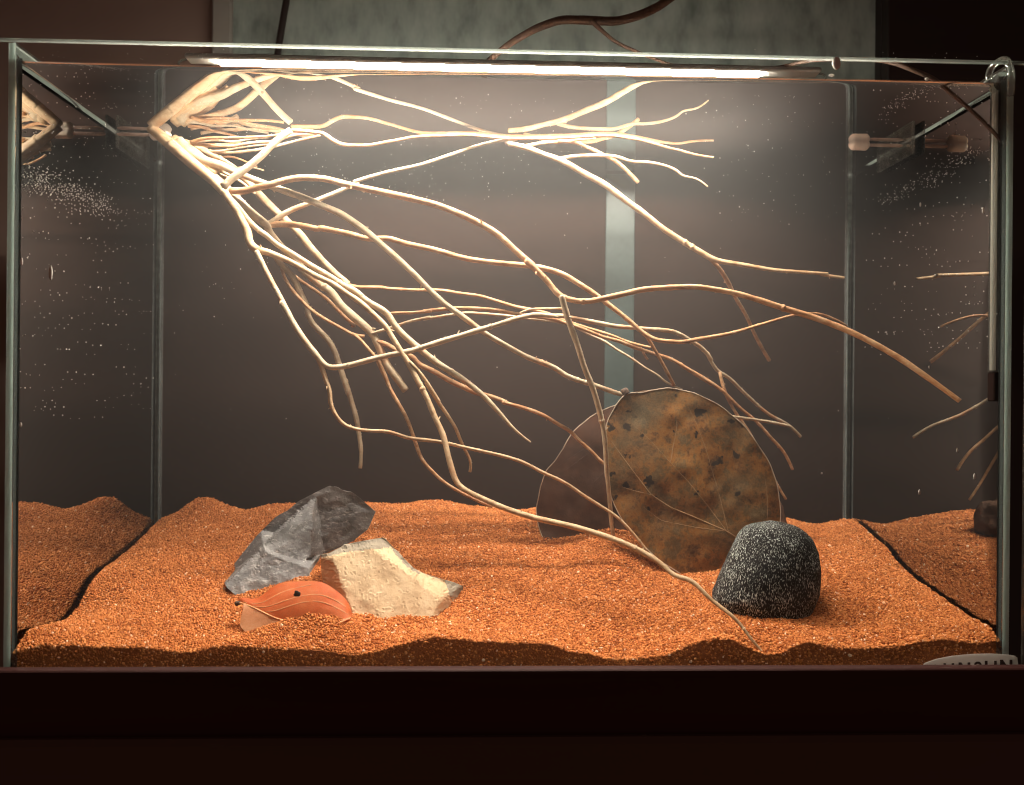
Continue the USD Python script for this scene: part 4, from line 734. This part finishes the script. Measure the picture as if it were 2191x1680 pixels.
obj('power_cord', cd, simple('black_cord', (.02, .012, .01), .5), smooth=True, label='thin dark cord hanging down the wall behind the aquarium', cat='cord')
TEAL = noisy('teal_plastic', [(.3, (.024, .039, .038)), (.7, (.029, .046, .045))], 20, rough=.5, bump=.0)
Yp = DP - .0030
p_top, p_bot = at(nat('D', 1327, 372), Yp), at(nat('D', 1322, 1100), Yp)
wp = px(63 * S, Yp)
obj('plastic_strip', bevel_box((p_bot[0] - wp / 2, Yp, p_bot[2]), (p_bot[0] + wp / 2, DP - .0013, p_top[2]), .0006), TEAL, label='upright teal plastic strip standing against the dark backdrop', cat='plastic strip')
SHEET = noisy('backdrop_sheet', [(.3, (.0185, .0098, .0076)), (.7, (.0225, .0122, .0096))], 5, rough=.95, bump=.05, specular_ior_level=.02)
obj('backdrop', box((-W2 + .0006, DP - .0010, .002), (W2 - .0006, DP - .0004, HW + .004)), SHEET, label='dark grey brown backdrop sheet covering the back pane', cat='backdrop')
# ---------------------------------------------------------------- bubbles and drops
BUB = mat('air_bubble', {'p': ('principled_bsdf', {'base_color': (.86, .84, .78), 'roughness': .08, 'specular_ior_level': 1.0})}, [])
pts, rad, asp = [], [], []
def add(p, r, e=1.0): pts.append(p); rad.append(r); asp.append(e)
def on_left(n): return at_x(n, -W2 + .0007)
for _ in range(260):                                     # band of fine bubbles on the left pane
    u = rng.random(); c = nat('T1', 150 + 560 * u + rng.normal(0, 60), 1060 + 220 * u + rng.normal(0, 45))
    p = on_left(c)
    if .004 < p[1] < DP - .004: add(p, rng.uniform(.00018, .0004))
for _ in range(240):
    c = nat('D', rng.uniform(42, 330), 150 + 750 * rng.random() ** 1.3); p = on_left(c)
    if .004 < p[1] < DP - .004 and p[2] < HW - .002: add(p, rng.uniform(.00018, .00045))
for _ in range(150):
    c = nat('D', rng.uniform(1850, 2135), rng.uniform(200, 760)); p = at_x(c, W2 - .0007)
    if .004 < p[1] < DP - .004 and p[2] < HW - .002: add(p, rng.uniform(.00018, .00042))
for _ in range(110):
    u = rng.random(); c = nat('T3', 1300 + 620 * u + rng.normal(0, 20), 1240 - 330 * u + rng.normal(0, 28)); p = at_x(c, W2 - .0007)
    if .004 < p[1] < DP - .004: add(p, rng.uniform(.00018, .0004))
for (cx0, cx1, cy0, cy1, k) in ((400, 760, 170, 420, 170), (820, 1250, 200, 420, 120), (1500, 1830, 200, 480, 150), (380, 640, 420, 700, 45), (640, 1100, 330, 430, 110), (50, 2100, 170, 900, 120)):
    for _ in range(int(k * .7)): add(at(nat('D', rng.uniform(cx0, cx1), rng.uniform(cy0, cy1)), .0006), .00009 + .00016 * rng.random() ** 3)
for x, y, r, e in ((132,132,.0007,3),(308,200,.0010,4),(127,1125,.0006,2.2)): add(at(nat('T4', x, y), -.0058), r, e)
for x, y, r, e in ((1555,1535,.0006,2.5),(1890,1440,.0006,3),(1785,1280,.0005,2.5),(1404,265,.0005,2.2),(1614,775,.0004,2),(1943,-180,.0006,3),(1560,-215,.0005,2.5),(960,1420,.0005,1.2)): add(at(nat('T6', x, y), -.0058), r, e)
for k in range(70): add(at(nat('D', rng.uniform(50, 2100), rng.uniform(104, 128)), -.0003 - .0003), rng.uniform(.0001, .00026))
add(at(nat('T3', 1050, 385), -.0060), .0024, 1.5); add(at(nat('T3', 1600, 482), .0015), .0012, .8); add(at(nat('T3', 1020, 458), .0012), .0016, .5)
for C, r in TOPS:                                        # gas beads sitting on the wood
    for _ in range(int(len(C) * .55)):
        i = rng.integers(0, len(C)); a_ = rng.normal(0, .7)
        tng = C[min(i + 1, len(C) - 1)] - C[max(i - 1, 0)]; tng /= np.linalg.norm(tng) + 1e-12
        u_ = np.array([0, 0, 1.0]) - tng * tng[2]; u_ /= np.linalg.norm(u_) + 1e-9; s_ = np.cross(tng, u_)
        p = C[i] + (u_ * math.cos(a_) + s_ * math.sin(a_)) * (r[i] + .0001)
        if p[2] < HW - .001 and rng.random() < .2 + .8 * (meshkit.noise(np.array([C[i] * 45]), 3)[0] > .55): add(p, rng.uniform(.00010, .00022))
pts, rad, asp = np.array(pts), np.array(rad), np.array(asp)
pb_ = UsdGeom.PointInstancer.Define(stage, path_for('bubbles'))
tag(pb_.GetPrim(), 'tiny bright air bubbles and drops clinging to the glass and the wood', 'bubbles', kind='stuff')
sp_ = UsdGeom.Scope.Define(stage, str(pb_.GetPath()) + '/bubble_shapes'); ic = trimesh.creation.icosphere(2, 1.0)
bmesh = usdkit.mesh(stage, f'{sp_.GetPath()}/bubble', (ic.vertices, ic.faces), BUB, smooth=True)
pb_.CreatePrototypesRel().SetTargets([bmesh.GetPath()])
pb_.CreateProtoIndicesAttr(Vt.IntArray.FromNumpy(np.zeros(len(pts), np.int32)))
pb_.CreatePositionsAttr(Vt.Vec3fArray.FromNumpy(pts.astype(np.float32)))
pb_.CreateScalesAttr(Vt.Vec3fArray.FromNumpy((np.stack([rad, rad * .6, rad * asp], 1) * 1.1).astype(np.float32)))
